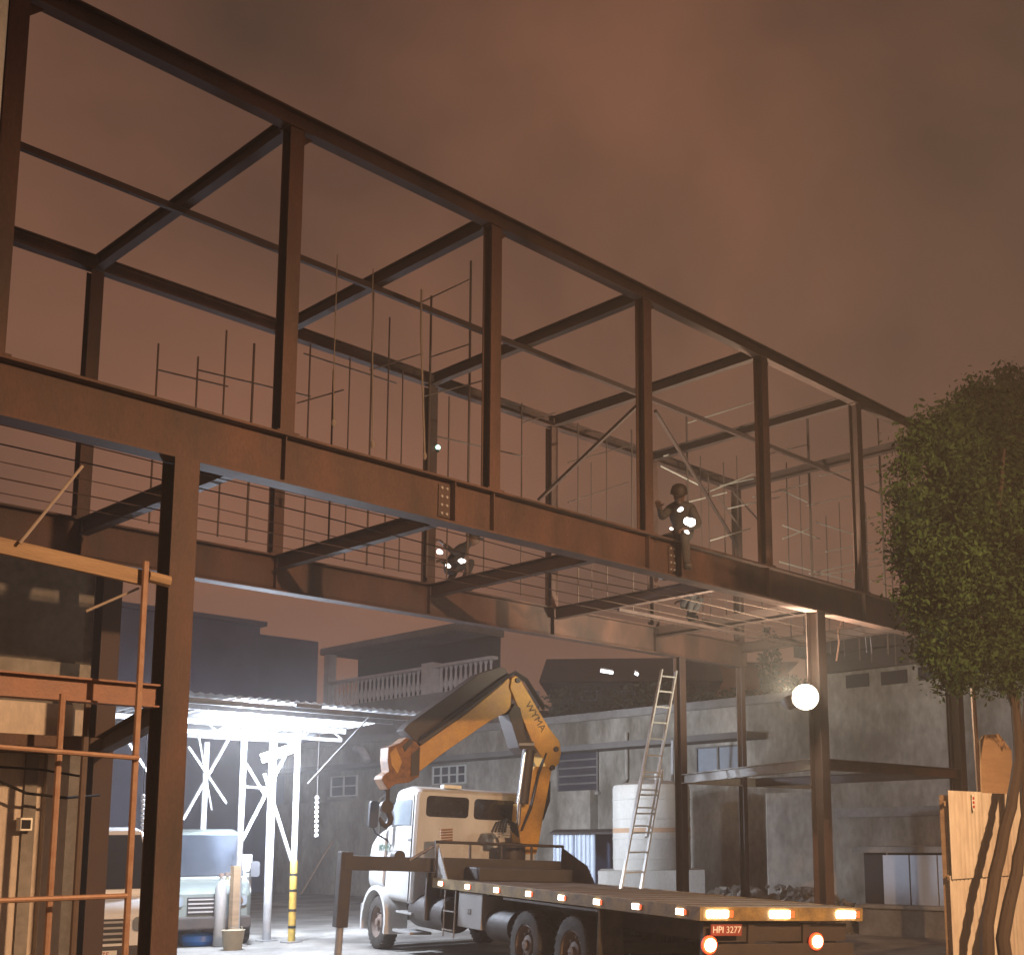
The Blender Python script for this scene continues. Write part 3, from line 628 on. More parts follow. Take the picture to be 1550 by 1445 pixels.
# props under the canopy
p = on_z(303, 1430, 0.004)
rg = MB().lathe([(0.2,0.0),(0.33,0.01),(0.38,0.1),(0.36,0.2),(0.28,0.24),(0.2,0.2),(0.17,0.1)], p, n=28).build('blue_tub', 'blue_plastic', smooth=True); tag(rg, 'bright blue plastic tub on the lit floor under the canopy', 'tub')
p = on_z(352, 1437, 0.004)
bk = thing('bucket', p, 'tan plastic bucket at the foot of the canopy post', 'bucket')
MB().lathe([(0.16,0),(0.17,0.02),(0.21,0.36),(0.22,0.37),(0.2,0.38),(0.19,0.35)], p, n=20).build('body', 'bucket_tan', bk, smooth=True)
MB().tube([p+Vector((-0.2,0,0.36)), p+Vector((-0.1,-0.12,0.44)), p+Vector((0.1,-0.12,0.44)), p+Vector((0.2,0,0.36))], 0.008, 6).build('handle', 'chrome', bk)
p = on_z(372, 1423, 0.004)
cb = thing('steel_cabinet', p, 'dark steel electric cabinet with a small pale label behind the posts', 'cabinet')
zc = on_y(372, 1293, p.y).z
MB().box((p.x-0.26,p.y+0.3,0.004),(p.x+0.26,p.y+0.7,zc)).build('body', 'tool_grey', cb, bevel=0.02)
MB().box((p.x-0.05,p.y+0.29,zc-0.35),(p.x+0.06,p.y+0.298,zc-0.22)).build('label_plate', 'sign_white', cb)
MB().box((p.x+0.18,p.y+0.285,zc-0.8),(p.x+0.2,p.y+0.299,zc-0.65)).build('handle', 'black_paint', cb)
for k, (xx, lb) in enumerate(((340, 'slim brown gas cylinder leaning by the timber sleeve'), (331, 'slim grey gas cylinder with a hose beside the blue tub'))):
    p = on_z(xx, 1428+k*4, 0.004)
    gc = thing('gas_cylinder', p, lb, 'gas cylinder')
    MB().lathe([(0.1,0),(0.115,0.02),(0.115,1.1),(0.08,1.22),(0.035,1.27),(0.035,1.34)], p, n=18).build('body', 'bucket_tan' if k == 0 else 'tool_grey', gc, smooth=True)
    MB().tube([p+Vector((0,0,1.345)), p+Vector((0,0,1.42))], 0.05, 10).build('valve', 'rim_brown', gc)
# leaning plank on the mossy wall
a = on_z(487, 1350, 0.01); b = on_x(503, 1272, XW-0.42)
MB_ = MB().bar(Vector((XW-1.4, b.y+0.5, 0.05)), b, 0.2, 0.06).build('leaning_plank', 'timber'); tag(MB_, 'dark plank leaning against the mossy wall past the yellow post', 'plank')

# ------------------------------------------------------------------ crane truck
TO = Vector((10.937, 8.85, CH-0.811)); TU = Vector((0.278, 0.960, 0.018)).normalized(); TV = Vector((0.960, -0.277, -0.045)); TV = (TV-TU*TV.dot(TU)).normalized(); TN = TV.cross(TU)
truck = thing('crane_truck', TO, 'white flatbed truck with a folded yellow knuckle crane behind its cab', 'truck')
truck.matrix_basis = Matrix(((TV.x,TU.x,TN.x,TO.x),(TV.y,TU.y,TN.y,TO.y),(TV.z,TU.z,TN.z,TO.z),(0,0,0,1)))
TB = lambda mb, name, m, par=truck, **k: mb.build(name, m, par, world=False, **k)
def tside(x, y, v=0.0):
    r = ray(x, y); o = TO+TV*v-CAM; t = o.dot(TV)/r.dot(TV); p = CAM+r*t-TO; return Vector((p.dot(TV), p.dot(TU), p.dot(TN)))
def tfront(x, y, u):
    r = ray(x, y); o = TO+TU*u-CAM; t = o.dot(TU)/r.dot(TU); p = CAM+r*t-TO; return Vector((p.dot(TV), p.dot(TU), p.dot(TN)))
def tground(v, u): return -(TO.z+TV.z*v+TU.z*u)/TN.z
bed = TB(MB().box((0.03, 0.03, -0.10), (2.47, 8.0, 0.0)), 'bed', 'bed_plate')
for s_, (lo, hi) in enumerate((((0,0.0,-0.15),(0.028,8.0,0.012)), ((2.472,0.0,-0.15),(2.5,8.0,0.012)), ((0.03,0.0,-0.15),(2.47,0.028,0.012)))):
    TB(MB().box(lo, hi), 'side_rail' if s_ < 2 else 'rear_rail', 'bed_rail', bevel=0.004)
for k in range(1, 14): TB(MB().box((0.04, k*8/14-0.004, 0.001), (2.46, k*8/14+0.004, 0.006)), 'seam_strip', 'chassis', bed)
for x in (667, 708, 752, 801, 851, 905, 964, 1031):  # reflective tape pieces along the side, made emissive
    c = tside(x, 1340); ln = 0.16
    ml = TB(MB().box((-0.016, c.y-ln/2, -0.105), (-0.002, c.y+ln/2, -0.035)), 'glowing_tape', 'tape_glow', bevel=0.004)
    TB(MB().box((-0.013, c.y-ln/2-0.045, -0.1), (-0.002, c.y-ln/2-0.004, -0.04)), 'tape_edge', 'tape_glow_edge', ml)
for x in (1086, 1180, 1280):  # rear tape pieces, their reflected flare made as emission
    c = tfront(x, 1374, 0)
    ml = TB(MB().box((c.x-0.15, -0.018, -0.11), (c.x+0.15, -0.002, -0.03)), 'glowing_tape', 'tape_glow_strong', bevel=0.004)
    TB(MB().box((c.x+0.155, -0.014, -0.11), (c.x+0.22, -0.002, -0.03)), 'tape_edge', 'tape_glow_edge', ml)
for v in (0.83, 1.67):
    TB(MB().box((v-0.05, 0.1, -0.46), (v+0.05, 11.2, -0.19)), 'chassis_rail', 'chassis')
for k in range(9): TB(MB().box((0.08, 0.3+k*0.93, -0.185), (2.42, 0.38+k*0.93, -0.105)), 'cross_member', 'chassis')
TB(MB().box((0.1, 0.05, -0.62), (2.4, 0.13, -0.42)), 'rear_bumper', 'chassis', bevel=0.01)
TB(MB().box((0.15, 0.14, -0.4), (2.35, 0.2, -0.19)), 'rear_panel', 'chassis')
for x, y in ((1029, 1430), (1236, 1424)):
    c = tfront(x, y, 0.02); c.x = max(0.16, min(c.x, 2.3))
    tl = TB(MB().lathe([(0.075,0),(0.075,0.05),(0.065,0.06)], (c.x, 0.04, c.z), (0,-1,0), 18), 'tail_lamp', 'lamp_tail', smooth=True)
    TB(MB().lathe([(0.105,0.0),(0.105,0.035),(0.08,0.037)], (c.x, 0.045, c.z), (0,-1,0), 18), 'lamp_rim', 'lamp_tail_rim', tl, smooth=True)
c = tfront(1047, 1407, 0.03)
pl = TB(MB().box((0.18, 0.02, c.z-0.065), (0.62, 0.045, c.z+0.065)), 'number_plate', 'plate_red')
text('HPI 3277', 'plate_lettering', 'sign_white', 0.11, basis((0.4, 0.014, c.z), (1,0,0), (0,0,1)), pl, 0.002, world=False)
def wheel(v, u, side, wd, r=0.5, dual=False):
    gz = tground(v, u)+r+0.005
    w_ = bpy.data.objects.new('wheel', None); col.objects.link(w_); w_.parent = truck; w_.location = (v, u, gz)
    prof = [(r*0.6,-wd/2),(r*0.9,-wd/2),(r*0.97,-wd*0.42),(r,-wd*0.3),(r,wd*0.3),(r*0.97,wd*0.42),(r*0.9,wd/2),(r*0.6,wd/2),(r*0.57,0),(r*0.6,-wd/2)]
    ty = MB().lathe(prof, (0,0,0), (1,0,0), 36, cap=False)
    if dual: ty.lathe(prof, (side*-(wd+0.06),0,0), (1,0,0), 36, cap=False)
    for k in range(30):
        t = 2*math.pi*k/30; cs, sn_ = math.cos(t), math.sin(t)
        for q in (-1, 1): ty.bar((q*wd*0.1, cs*r*0.985, sn_*r*0.985), (q*wd*0.44, math.cos(t+0.09)*r*0.975, math.sin(t+0.09)*r*0.975), 0.05, 0.03, up=(0, cs, sn_))
    ty.build('tyre', 'rubber', w_, smooth=True, world=False)
    s = side
    MB().lathe([(r*0.6,s*wd*0.44),(r*0.56,s*wd*0.46),(r*0.5,s*wd*0.1),(r*0.3,s*wd*0.05),(r*0.28,s*wd*0.3),(r*0.16,s*wd*0.34),(r*0.14,s*wd*0.5),(r*0.02,s*wd*0.52)], (0,0,0), (1,0,0), 28, cap=False).build('rim', 'rim_brown', w_, smooth=True, world=False)
    for k in range(8):
        t = 2*math.pi*k/8; MB().lathe([(0.022,s*wd*0.1),(0.022,s*wd*0.24)], (0,math.cos(t)*r*0.4,math.sin(t)*r*0.4), (1,0,0), 6).build('wheel_nut', 'tool_grey', w_, world=False)
uw1, uw2 = 4.5, 3.1
for u in (uw1, uw2): wheel(0.17, u, -1, 0.26, 0.5, True); wheel(2.33, u, 1, 0.26, 0.5, True)
for u in (uw1, uw2):
    TB(MB().tube([(0.3, u, tground(1.2,u)+0.51), (2.2, u, tground(1.2,u)+0.51)], 0.09, 10), 'axle', 'chassis', smooth=True)
uf = 10.78
wheel(0.2, uf, -1, 0.28, 0.5); wheel(2.3, uf, 1, 0.28, 0.5)
for v0, v1 in ((0.0, 0.38), (2.12, 2.5)):                                # mudguard flap behind rear axle
    TB(MB().box((v0, 2.3, -0.75), (v1, 2.33, -0.16)), 'mud_flap', 'rubber')
# tool box, ladder bars, tanks under the bed
a, b = tside(692, 1340), tside(724, 1404)
TB(MB().box((0.04, b.y, -0.72), (0.62, a.y, -0.16)), 'tool_box', 'tool_grey', bevel=0.015)
TB(MB().box((0.03, (a.y+b.y)/2-0.06, -0.5), (0.038, (a.y+b.y)/2+0.06, -0.42)), 'latch', 'chrome')
for x in (674, 690):
    p = tside(x, 1330); TB(MB().tube([(0.02, p.y, -0.16), (0.02, p.y, -0.92)], 0.014, 6), 'step_bar', 'chrome')
for z_ in (-0.5, -0.8): TB(MB().box((-0.01, tside(690,1330).y, z_-0.012), (0.05, tside(674,1330).y, z_+0.012)), 'step_rung', 'chrome')
TB(MB().tube([(0.35, 5.2, -0.62), (0.35, 6.0, -0.62)], 0.26, 20), 'air_tank', 'chassis', smooth=True)
TB(MB().tube([(0.36, 7.7, -0.6), (0.36, 9.2, -0.6)], 0.3, 24), 'fuel_tank', 'chassis', smooth=True)
TB(MB().box((0.0, 8.9, -1.02), (0.42, 9.75, -0.97)), 'cab_step', 'tool_grey', bevel=0.01)
TB(MB().box((0.02, 8.95, -0.68), (0.36, 9.7, -0.64)), 'cab_step', 'tool_grey', bevel=0.01)
for v0, v1 in ((0.0,0.5),(2.0,2.5)): TB(MB().box((v0, 2.35, -0.2), (v1, 5.2, -0.165)), 'wheel_guard', 'chassis')
# headboard
hd = TB(MB().box((0.12, 7.86, 0.0), (2.4, 7.92, 0.36)), 'headboard', 'chassis', bevel=0.006)
TB(MB().tube([(0.04, 7.9, 0.0), (0.0, 7.98, 0.62), (2.5, 7.98, 0.62), (2.46, 7.9, 0.0)], 0.028, 8), 'guard_rail', 'chassis', hd)
for v in (0.65, 1.25, 1.85): TB(MB().tube([(v, 7.95, 0.36), (v, 7.98, 0.6)], 0.022, 8), 'guard_post', 'chassis', hd)
TB(MB().prism([(0.03,7.95,0.6),(0.03,7.95,0.002),(0.03,7.45,0.002)], (0.02,0,0)), 'side_gusset', 'tool_grey', hd)
TB(MB().prism([(2.45,7.95,0.6),(2.45,7.95,0.002),(2.45,6.7,0.002),(2.45,7.0,0.3)], (0.02,0,0)), 'side_gusset', 'chassis', hd)
TB(MB().box((0.5, 7.2, 0.001), (2.3, 7.8, 0.22)), 'stowed_chest', 'chassis', hd, bevel=0.02)
# ---- cab
def ring(y, x0, x1, z0, z1, r, n=5):
    pts = []
    for cx, cz, a0 in ((x1-r, z1-r, 0), (x0+r, z1-r, 90), (x0+r, z0+r, 180), (x1-r, z0+r, 270)):
        for k in range(n+1):
            t = R(a0+90*k/n); pts.append((cx+r*math.cos(t), y, cz+r*math.sin(t)))
    return pts
CR = 9.0
cab = TB(MB().loft([ring(CR, 0.06,2.44,-0.45,1.50,0.10), ring(CR+0.05, 0.02,2.48,-0.5,1.55,0.14), ring(CR+0.55, 0.02,2.48,-0.5,1.62,0.16),
                    ring(CR+1.1, 0.05,2.45,-0.5,1.58,0.16), ring(CR+1.16, 0.06,2.44,-0.5,1.50,0.16), ring(CR+1.62, 0.08,2.42,-0.5,0.86,0.12)]), 'cab', 'truck_white', smooth=True)
TB(MB().loft([ring(CR+1.5, 0.02,2.48,-0.3,0.86,0.16), ring(CR+1.75, 0.0,2.5,-0.3,0.82,0.2), ring(CR+2.0, 0.0,2.5,-0.32,0.77,0.24), ring(CR+2.25, 0.03,2.47,-0.35,0.68,0.26),
              ring(CR+2.45, 0.09,2.41,-0.4,0.54,0.28), ring(CR+2.6, 0.18,2.32,-0.42,0.38,0.26), ring(CR+2.7, 0.34,2.16,-0.42,0.22,0.2)]), 'hood', 'truck_white', smooth=True)
for v0, v1 in ((-0.02, 0.42), (2.08, 2.52)):                              # arched fender as a swept strip
    mbf = MB(); vs = []; nn = 14
    gz = tground((v0+v1)/2, uf)+0.5
    for k in range(nn+1):
        t = R(-15+210*k/nn); 
        for rr in (0.60, 0.68):
            for vv in (v0, v1): vs.append((vv, uf+rr*math.cos(t), gz+rr*math.sin(t)))
    fs = []
    for k in range(nn):
        o = 4*k
        for q0, q1 in ((0,1),(1,3),(3,2),(2,0)): fs.append((o+q0, o+q1, o+4+q1, o+4+q0))
    fs += [(0,1,3,2), (4*nn,4*nn+1,4*nn+3,4*nn+2)]
    TB(mbf.add(vs, fs), 'fender', 'truck_white', smooth=True)
TB(MB().box((0.1, CR+2.66, -0.95), (2.4, CR+2.86, -0.62)), 'bumper', 'tool_grey', bevel=0.04)
TB(MB().box((0.55, CR+2.73, -0.4), (1.95, CR+2.77, 0.12)), 'grille', 'black_paint', bevel=0.01)
def rrect(x0, x1, z0, z1, r, y, d, n=4):
    return MB().loft([ring(y, x0, x1, z0, z1, r, n), ring(y+d, x0, x1, z0, z1, r, n)])
w0, w1 = tfront(642, 1203, CR-0.01), tfront(707, 1238, CR-0.01)
TB(rrect(0.2, 1.03, w1.z, w0.z, 0.07, CR-0.008, 0.03), 'rear_window', 'smoke_glass', cab)
TB(rrect(1.14, 1.98, w1.z-0.01, w0.z-0.01, 0.07, CR-0.008, 0.03), 'rear_window', 'smoke_glass', cab)
TB(MB().box((0.3, CR-0.012, -0.05), (2.2, CR-0.002, 0.0)), 'rear_seam', 'tool_grey', cab)
for v, sgn in ((0.012, -1), (2.465, 1)):
    TB(MB().prism([(v, CR+0.22, 1.36), (v, CR+1.02, 1.36), (v, CR+1.38, 0.9), (v, CR+0.22, 0.9)], (sgn*0.008+0.004, 0, 0)), 'door_window', 'clear_glass', cab)
    TB(MB().box((v-0.004, CR+0.16, 0.62), (v+0.01, CR+0.3, 0.66)), 'door_handle', 'chrome', cab)
    TB(MB().box((v-0.006, CR+0.12, -0.45), (v+0.006, CR+0.135, 1.45)), 'door_seam', 'black_paint', cab)
TB(MB().prism([(0.2, CR+1.21, 1.46), (2.3, CR+1.21, 1.46), (2.32, CR+1.63, 0.9), (0.18, CR+1.63, 0.9)], (0, 0.02, 0.02)), 'windscreen', 'clear_glass', cab)
rl = tfront(677, 1190, CR+0.3); TB(MB().box((0.62, CR+0.25, 1.6), (0.98, CR+0.42, 1.67)), 'roof_lamp', 'sign_white', cab, bevel=0.02)
mc = tfront(565, 1232, CR+1.35)
mir = TB(rrect(mc.x-0.085, mc.x+0.085, mc.z-0.25, mc.z+0.25, 0.06, CR+1.3, 0.1), 'mirror', 'black_paint', cab, smooth=True)
TB(MB().tube([(mc.x, CR+1.36, mc.z-0.2), (mc.x+0.1, CR+1.42, mc.z-0.35), (0.08, CR+1.5, mc.z-0.48)], 0.018, 6), 'mirror_arm', 'black_paint', cab)
TB(MB().tube([(mc.x, CR+1.36, mc.z+0.2), (0.06, CR+1.2, mc.z+0.22)], 0.015, 6), 'mirror_arm', 'black_paint', cab)
text('WWW.', 'hood_lettering', 'ink_green', 0.2, basis((-0.004, CR+1.42, 0.46), (0,-1,0), (0,0,1)), cab, 0.004, world=False)
# ---- crane (knuckle boom folded across the truck, plane u = 8.5)
UC = 8.48
def tpoly(pts, crop=True):
    return [tfront(560+x/4.559, 1000+y/4.559, UC) for x, y in pts]
def plate(pts, half, name, m, par, **k):
    P = tpoly(pts); return TB(MB().prism([(p.x, UC-half, p.z) for p in P], (0, 2*half, 0)), name, m, par, **k)
TB(MB().box((0.35, 8.2, -0.35), (2.3, 8.8, 0.1)), 'crane_base', 'chassis', bevel=0.02)
turret = TB(MB().lathe([(0.34,0.1),(0.34,0.3),(0.26,0.34),(0.26,0.62),(0.2,0.66)], (1.7, UC, 0), n=24), 'crane_turret', 'crane_dark', smooth=True)
mast = plate([(1000,1170),(1020,1330),(1120,1330),(1140,1235),(1170,1060),(1225,760),(1210,730),(1110,728),(1092,760),(1065,985),(1015,985)], 0.17, 'mast', 'crane_yellow', truck, bevel=0.015)
boom = plate([(935,190),(945,125),(975,108),(1000,125),(1205,470),(1275,560),(1285,640),(1270,710),(1228,752),(1180,730),(1150,660),(1088,570)], 0.2, 'boom', 'crane_yellow', truck, bevel=0.015)
jib = plate([(930,120),(955,150),(948,330),(915,360),(800,420),(480,640),(320,765),(322,590),(640,370),(890,165)], 0.15, 'jib', 'crane_yellow', truck, bevel=0.012)
plate([(205,480),(240,440),(730,92),(870,48),(905,60),(930,105),(885,165),(640,365),(330,585),(290,560)], 0.19, 'jib_housing', 'crane_dark', truck, bevel=0.012)
head = plate([(100,600),(180,570),(225,530),(290,560),(320,600),(312,800),(240,840),(150,850),(95,890),(52,815),(65,790),(105,765),(95,690)], 0.2, 'jib_head', 'crane_rust', truck, bevel=0.015)
plate([(255,650),(310,600),(306,790),(250,800)], 0.215, 'head_plate', 'crane_dark', head)
plate([(195,590),(245,540),(270,560),(210,630)], 0.216, 'head_link', 'crane_dark', head)
plate([(110,640),(150,600),(190,700),(160,780),(120,720)], 0.214, 'head_link', 'crane_yellow', head)
def tcyl(p0, p1, r, name, m, par=truck, off=0.0, n=16):
    a, b = tpoly([p0, p1]); a.y = b.y = UC+off; return TB(MB().tube([a, b], r, n), name, m, par, smooth=True)
tcyl((1000,985), (1045,620), 0.115, 'ram_cylinder', 'crane_dark', off=-0.3)
tcyl((972,1130), (982,985), 0.04, 'ram_rod', 'chrome', off=-0.3)
tcyl((955,985), (1000,640), 0.02, 'ram_pipe', 'chrome', off=-0.42)
plate([(1045,560),(1090,560),(1110,640),(1040,650),(990,600),(920,375),(960,300),(1000,330)], 0.23, 'knuckle_link', 'crane_dark', truck, bevel=0.01)
plate([(990,570),(1095,570),(1095,588),(990,588)], 0.245, 'pin_strap', 'white_steel', truck)
for c_ in ((1247,612), (1222,738), (985,142)):
    a = tpoly([c_])[0]; TB(MB().tube([(a.x, UC-0.235, a.z), (a.x, UC+0.235, a.z)], 0.05, 14), 'pivot_pin', 'crane_dark', smooth=True)
P = tpoly([(1225,830),(1240,960),(1215,1080),(1150,1165)])
TB(MB().tube([(p.x, UC+0.1*k, p.z) for k, p in enumerate(P)], 0.06, 10), 'hose', 'black_paint', smooth=True)
for k in range(5):
    P = tpoly([(800+k*14,1180),(830+k*10,1115-k*6),(910+k*6,1110+k*4),(950,1180+k*8)])
    TB(MB().tube([(p.x, UC-0.25-0.05*k, p.z) for p in P], 0.022, 6), 'hose', 'black_paint', smooth=True)
for k in range(6):
    P = tpoly([(840,1120+k*18),(910,1120+k*18)]); TB(MB().bar((P[0].x,UC-0.3,P[0].z),(P[1].x,UC-0.3,P[1].z),0.1,0.03), 'control_valve', 'tool_grey')
    P = tpoly([(440,1165+k*18),(520,1160+k*18)]); TB(MB().bar((P[0].x,UC-0.3,P[0].z),(P[1].x,UC-0.3,P[1].z),0.06,0.03), 'valve_fin', 'crane_rust')
for k in range(3):
    P = tpoly([(300+k*6,560-k*14),(480,440-k*14),(700,285-k*14),(880,150-k*12),(960,95-k*6),(1040,150-k*8),(1160,340-k*8)])
    TB(MB().tube([(p.x, UC-0.2-0.03*k, p.z) for p in P], 0.018, 6), 'hose', 'black_paint', smooth=True)
for k in range(2):
    P = tpoly([(1010,1170),(1075,1000+k*20),(1130,760+k*20),(1180,640)]); TB(MB().tube([(p.x, UC-0.19-0.03*k, p.z) for p in P], 0.016, 6), 'hose', 'black_paint', smooth=True)
bx_ = tpoly([(1060,310),(1155,470)]); mid = (bx_[0]+bx_[1])/2; dv = (bx_[1]-bx_[0])
text('WYMA', 'boom_lettering', 'ink', 0.2, basis((mid.x, UC-0.206, mid.z), (dv.x,0,dv.z), (-dv.z,0,dv.x)), boom, 0.002, world=False)
# hook and chain
hk = tpoly([(120,880),(118,960),(110,1005),(92,1060),(75,1100),(90,1140),(120,1140),(140,1105)])
TB(MB().tube([(p.x, UC, p.z) for p in hk[:3]], 0.05, 8), 'hook_shackle', 'crane_dark', smooth=True)
cc = tpoly([(112,1005)])[0]
TB(MB().lathe([(0.05,-0.05),(0.11,-0.05),(0.11,0.05),(0.05,0.05)], (cc.x, UC, cc.z), (0,1,0), 20), 'hook_sheave', 'crane_dark', smooth=True)
hp_ = tpoly([(110,1030),(130,1050),(142,1085),(132,1120),(108,1138),(85,1125),(70,1095),(66,1075)])
TB(MB().tube([(p.x, UC, p.z) for p in hp_], [0.04,0.05,0.055,0.055,0.05,0.045,0.035,0.015], 10), 'hook', 'crane_dark', smooth=True)
# outriggers
uo = 8.3
a, b = tfront(522, 1304, uo), tfront(640, 1312, uo)
TB(MB().box((a.x-0.05, uo-0.12, a.z-0.13), (0.5, uo+0.12, a.z+0.11)), 'outrigger_beam', 'chassis', bevel=0.012)
zg = tground(a.x, uo)
TB(MB().box((a.x-0.1, uo-0.11, zg+0.62), (a.x+0.1, uo+0.11, a.z+0.17)), 'outrigger_leg', 'chassis', bevel=0.012)
TB(MB().tube([(a.x, uo, zg+0.03), (a.x, uo, zg+0.62)], 0.062, 14), 'outrigger_ram', 'tool_grey', smooth=True)
TB(MB().lathe([(0.17,0.005),(0.17,0.03),(0.07,0.05)], (a.x, uo, zg), n=20), 'outrigger_foot', 'tool_grey', smooth=True)
TB(MB().box((0.25, uo-0.14, tground(0.4,uo)+0.75), (0.55, uo+0.14, a.z-0.14)), 'outrigger_housing', 'chassis', bevel=0.012)
TB(MB().box((0.0, 8.25, -0.72), (0.3, 8.31, a.z-0.14)), 'splash_plate', 'chassis')
e = tfront(602, 1295, uo); TB(MB().tube([(e.x, uo-0.1, e.z), (e.x, uo+0.1, e.z)], 0.1, 16), 'winch_drum', 'chassis', smooth=True)
e1, e2 = tfront(615, 1302, uo), tfront(652, 1280, uo); TB(MB().tube([(e1.x,uo-0.13,e1.z),(e2.x,uo-0.13,e2.z)], 0.03, 8), 'lift_ram', 'chrome', smooth=True)
a2 = 2.5
TB(MB().box((2.0, uo-0.12, a.z-0.13), (2.75, uo+0.12, a.z+0.11)), 'outrigger_beam', 'chassis', bevel=0.012)
TB(MB().box((2.72, uo-0.11, tground(2.8,uo)+0.6), (2.92, uo+0.11, a.z+0.17)), 'outrigger_leg', 'chassis', bevel=0.012)
TB(MB().tube([(2.82, uo, tground(2.8,uo)+0.01), (2.82, uo, tground(2.8,uo)+0.6)], 0.062, 14), 'outrigger_ram', 'tool_grey', smooth=True)

# ------------------------------------------------------------------ extension ladder on the frame
la_top = [on_y(1009, 1030, YB-0.08), on_y(1021, 1012, YB-0.08)]
ld = thing('extension_ladder', (0,0,0), 'two section aluminium extension ladder leaning on the frame behind the truck', 'ladder')
b0 = deep(955, 1345, 22.8); b0.z = 0.0
foot = Vector((b0.x, YB-1.35, 0)); foot = on_y(952, 1360, YB-1.3); 
topc = on_y(1016, 1012, YB-0.06)
dd = (topc-foot); dd = dd/dd.z; ft = foot-dd*(foot.z-0.02)
ld.location = ft
axis = (topc-ft).normalized(); rside = Vector((1, -0.15, 0)).normalized(); Ltot = (topc-ft).length
def lad(s0, s1, wd, off, nr):
    nn_ = axis.cross(rside).normalized()
    o = nn_*off
    for s in (-1, 1): MB().bar(ft+axis*s0+rside*(s*wd/2)+o, ft+axis*s1+rside*(s*wd/2)+o, 0.028, 0.065, up=nn_).build('stile', 'aluminium', ld)
    for k in range(nr):
        c = ft+axis*(s0+(k+0.6)*(s1-s0)/nr)+o; MB().tube([c-rside*(wd/2-0.015), c+rside*(wd/2-0.015)], 0.016, 6).build('rung', 'aluminium', ld)
lad(0.0, Ltot*0.62, 0.42, 0.0, 10); lad(Ltot*0.4, Ltot, 0.36, 0.07, 10)

# ------------------------------------------------------------------ buildings at the left edge
xa = on_y(97, 1300, 11.7).x; zt = on_y(50, 1062, 11.7).z
lb = thing('neighbour_building', (xa-3, 11.7, 0), 'beige plastered building beside the frame with a pilaster and switch box', 'building')
MB().box((xa-16, 11.7, 0), (xa, 14.0, zt)).build('wall', 'beige_plaster', lb)
xp0, xp1 = on_y(63, 1300, 11.62).x, on_y(82, 1300, 11.62).x
MB().box((xp0, 11.62, 0), (xp1, 11.698, on_y(70, 1130, 11.62).z)).build('pilaster', 'beige_plaster', lb)
xq = on_y(52, 1300, 11.62).x
MB().box((on_y(33,1300,11.62).x, 11.66, 0), (xq, 11.698, on_y(40, 1130, 11.62).z)).build('conduit_strip', 'grey_plaster', lb)
zq = on_y(50, 1122, 11.4).z
MB().box((xa-16, 11.45, zq-0.09), (xa+0.18, 11.698, zq+0.07)).build('lintel_band', 'primer', lb)
sb = on_y(38, 1247, 11.6); sbo = MB().box((sb.x-0.06, 11.58, sb.z-0.06), (sb.x+0.06, 11.658, sb.z+0.06)).build('switch_box', 'sign_white', lb, bevel=0.01)
MB().box((sb.x-0.04, 11.574, sb.z-0.04), (sb.x+0.04, 11.579, sb.z+0.04)).build('switch_recess', 'dark_void', sbo)
MB().tube([on_y(-5, 1180, 11.4), on_y(40, 1200, 11.4), on_y(100, 1207, 11.4), on_y(150, 1203, 12.5)], 0.014, 6).build('cable', 'cable_black', lb, smooth=True)
MB().tube([on_y(-5, 1160, 11.5), on_y(60, 1164, 11.5), on_y(120, 1174, 11.5)], 0.012, 6).build('cable', 'cable_black', lb, smooth=True)
xb = on_y(158, 950, 15.6).x
ub = thing('grey_house', (xb-3, 15.6, 0), 'tall grey rendered house behind the beige building and its scaffold', 'house')
MB().box((xb-16, 15.6, 0), (xb, 22, on_y(80, 800, 15.6).z)).build('wall', 'grey_plaster', ub)
z0 = on_y(100, 1018, 15.5).z
MB().box((xb-16, 15.45, z0-0.12), (xb+0.04, 15.598, z0+0.12)).build('string_course', 'pale_plaster', ub)
MB().box((on_y(60,1075,15.5).x, 15.5, on_y(60,1110,15.5).z), (xb-0.1, 15.598, on_y(60,1070,15.5).z)).build('panel', 'beige_plaster', ub)
MB().box((on_y(142,950,15.56).x, 15.52, 0), (xb+0.02, 15.598, on_y(80, 800, 15.6).z-0.1)).build('corner_strip', 'pale_plaster', ub)

# scaffold rig at the front column
sc = thing('access_scaffold', on_z(186, 1480, 0.0), 'tube scaffold with a pale top board beside the thick front column', 'scaffold')
YS = 9.35
def spole(x0, y0, x1, y1, r, name, m, Y=YS):
    a, b = on_y(x0, y0, Y), on_y(x1, y1, Y)
    return MB().tube([a, b], r, 8).build(name, m, sc, smooth=True)
def svert(x, y0, r, m, Y=YS):
    a = on_y(x, y0, Y); MB().tube([Vector((a.x, a.y, 0)), a], r, 8).build('standard', m, sc, smooth=True)
svert(221, 850, 0.027, 'scaffold_tube'); svert(95, 1050, 0.026, 'scaffold_tube', 9.5); svert(134, 1040, 0.03, 'scaffold_dark', 10.6)
spole(-40, 1127, 210, 1147, 0.02, 'ledger', 'scaffold_tube', YS-0.05); spole(-40, 1364, 192, 1355, 0.02, 'ledger', 'scaffold_tube', YS-0.05)
a, b = on_y(-60, 812, YS+0.08), on_y(222, 876, YS+0.08); MB().bar(a, b, 0.05, 0.12).build('top_board', 'timber', sc)
spole(224, 872, 256, 880, 0.05, 'coupler_tube', 'timber', YS+0.1)
spole(30, 822, 125, 705, 0.012, 'tie_wire', 'rope_pale', YS)
spole(130, 925, 210, 890, 0.012, 'tie_wire', 'rope_pale', 10.5)

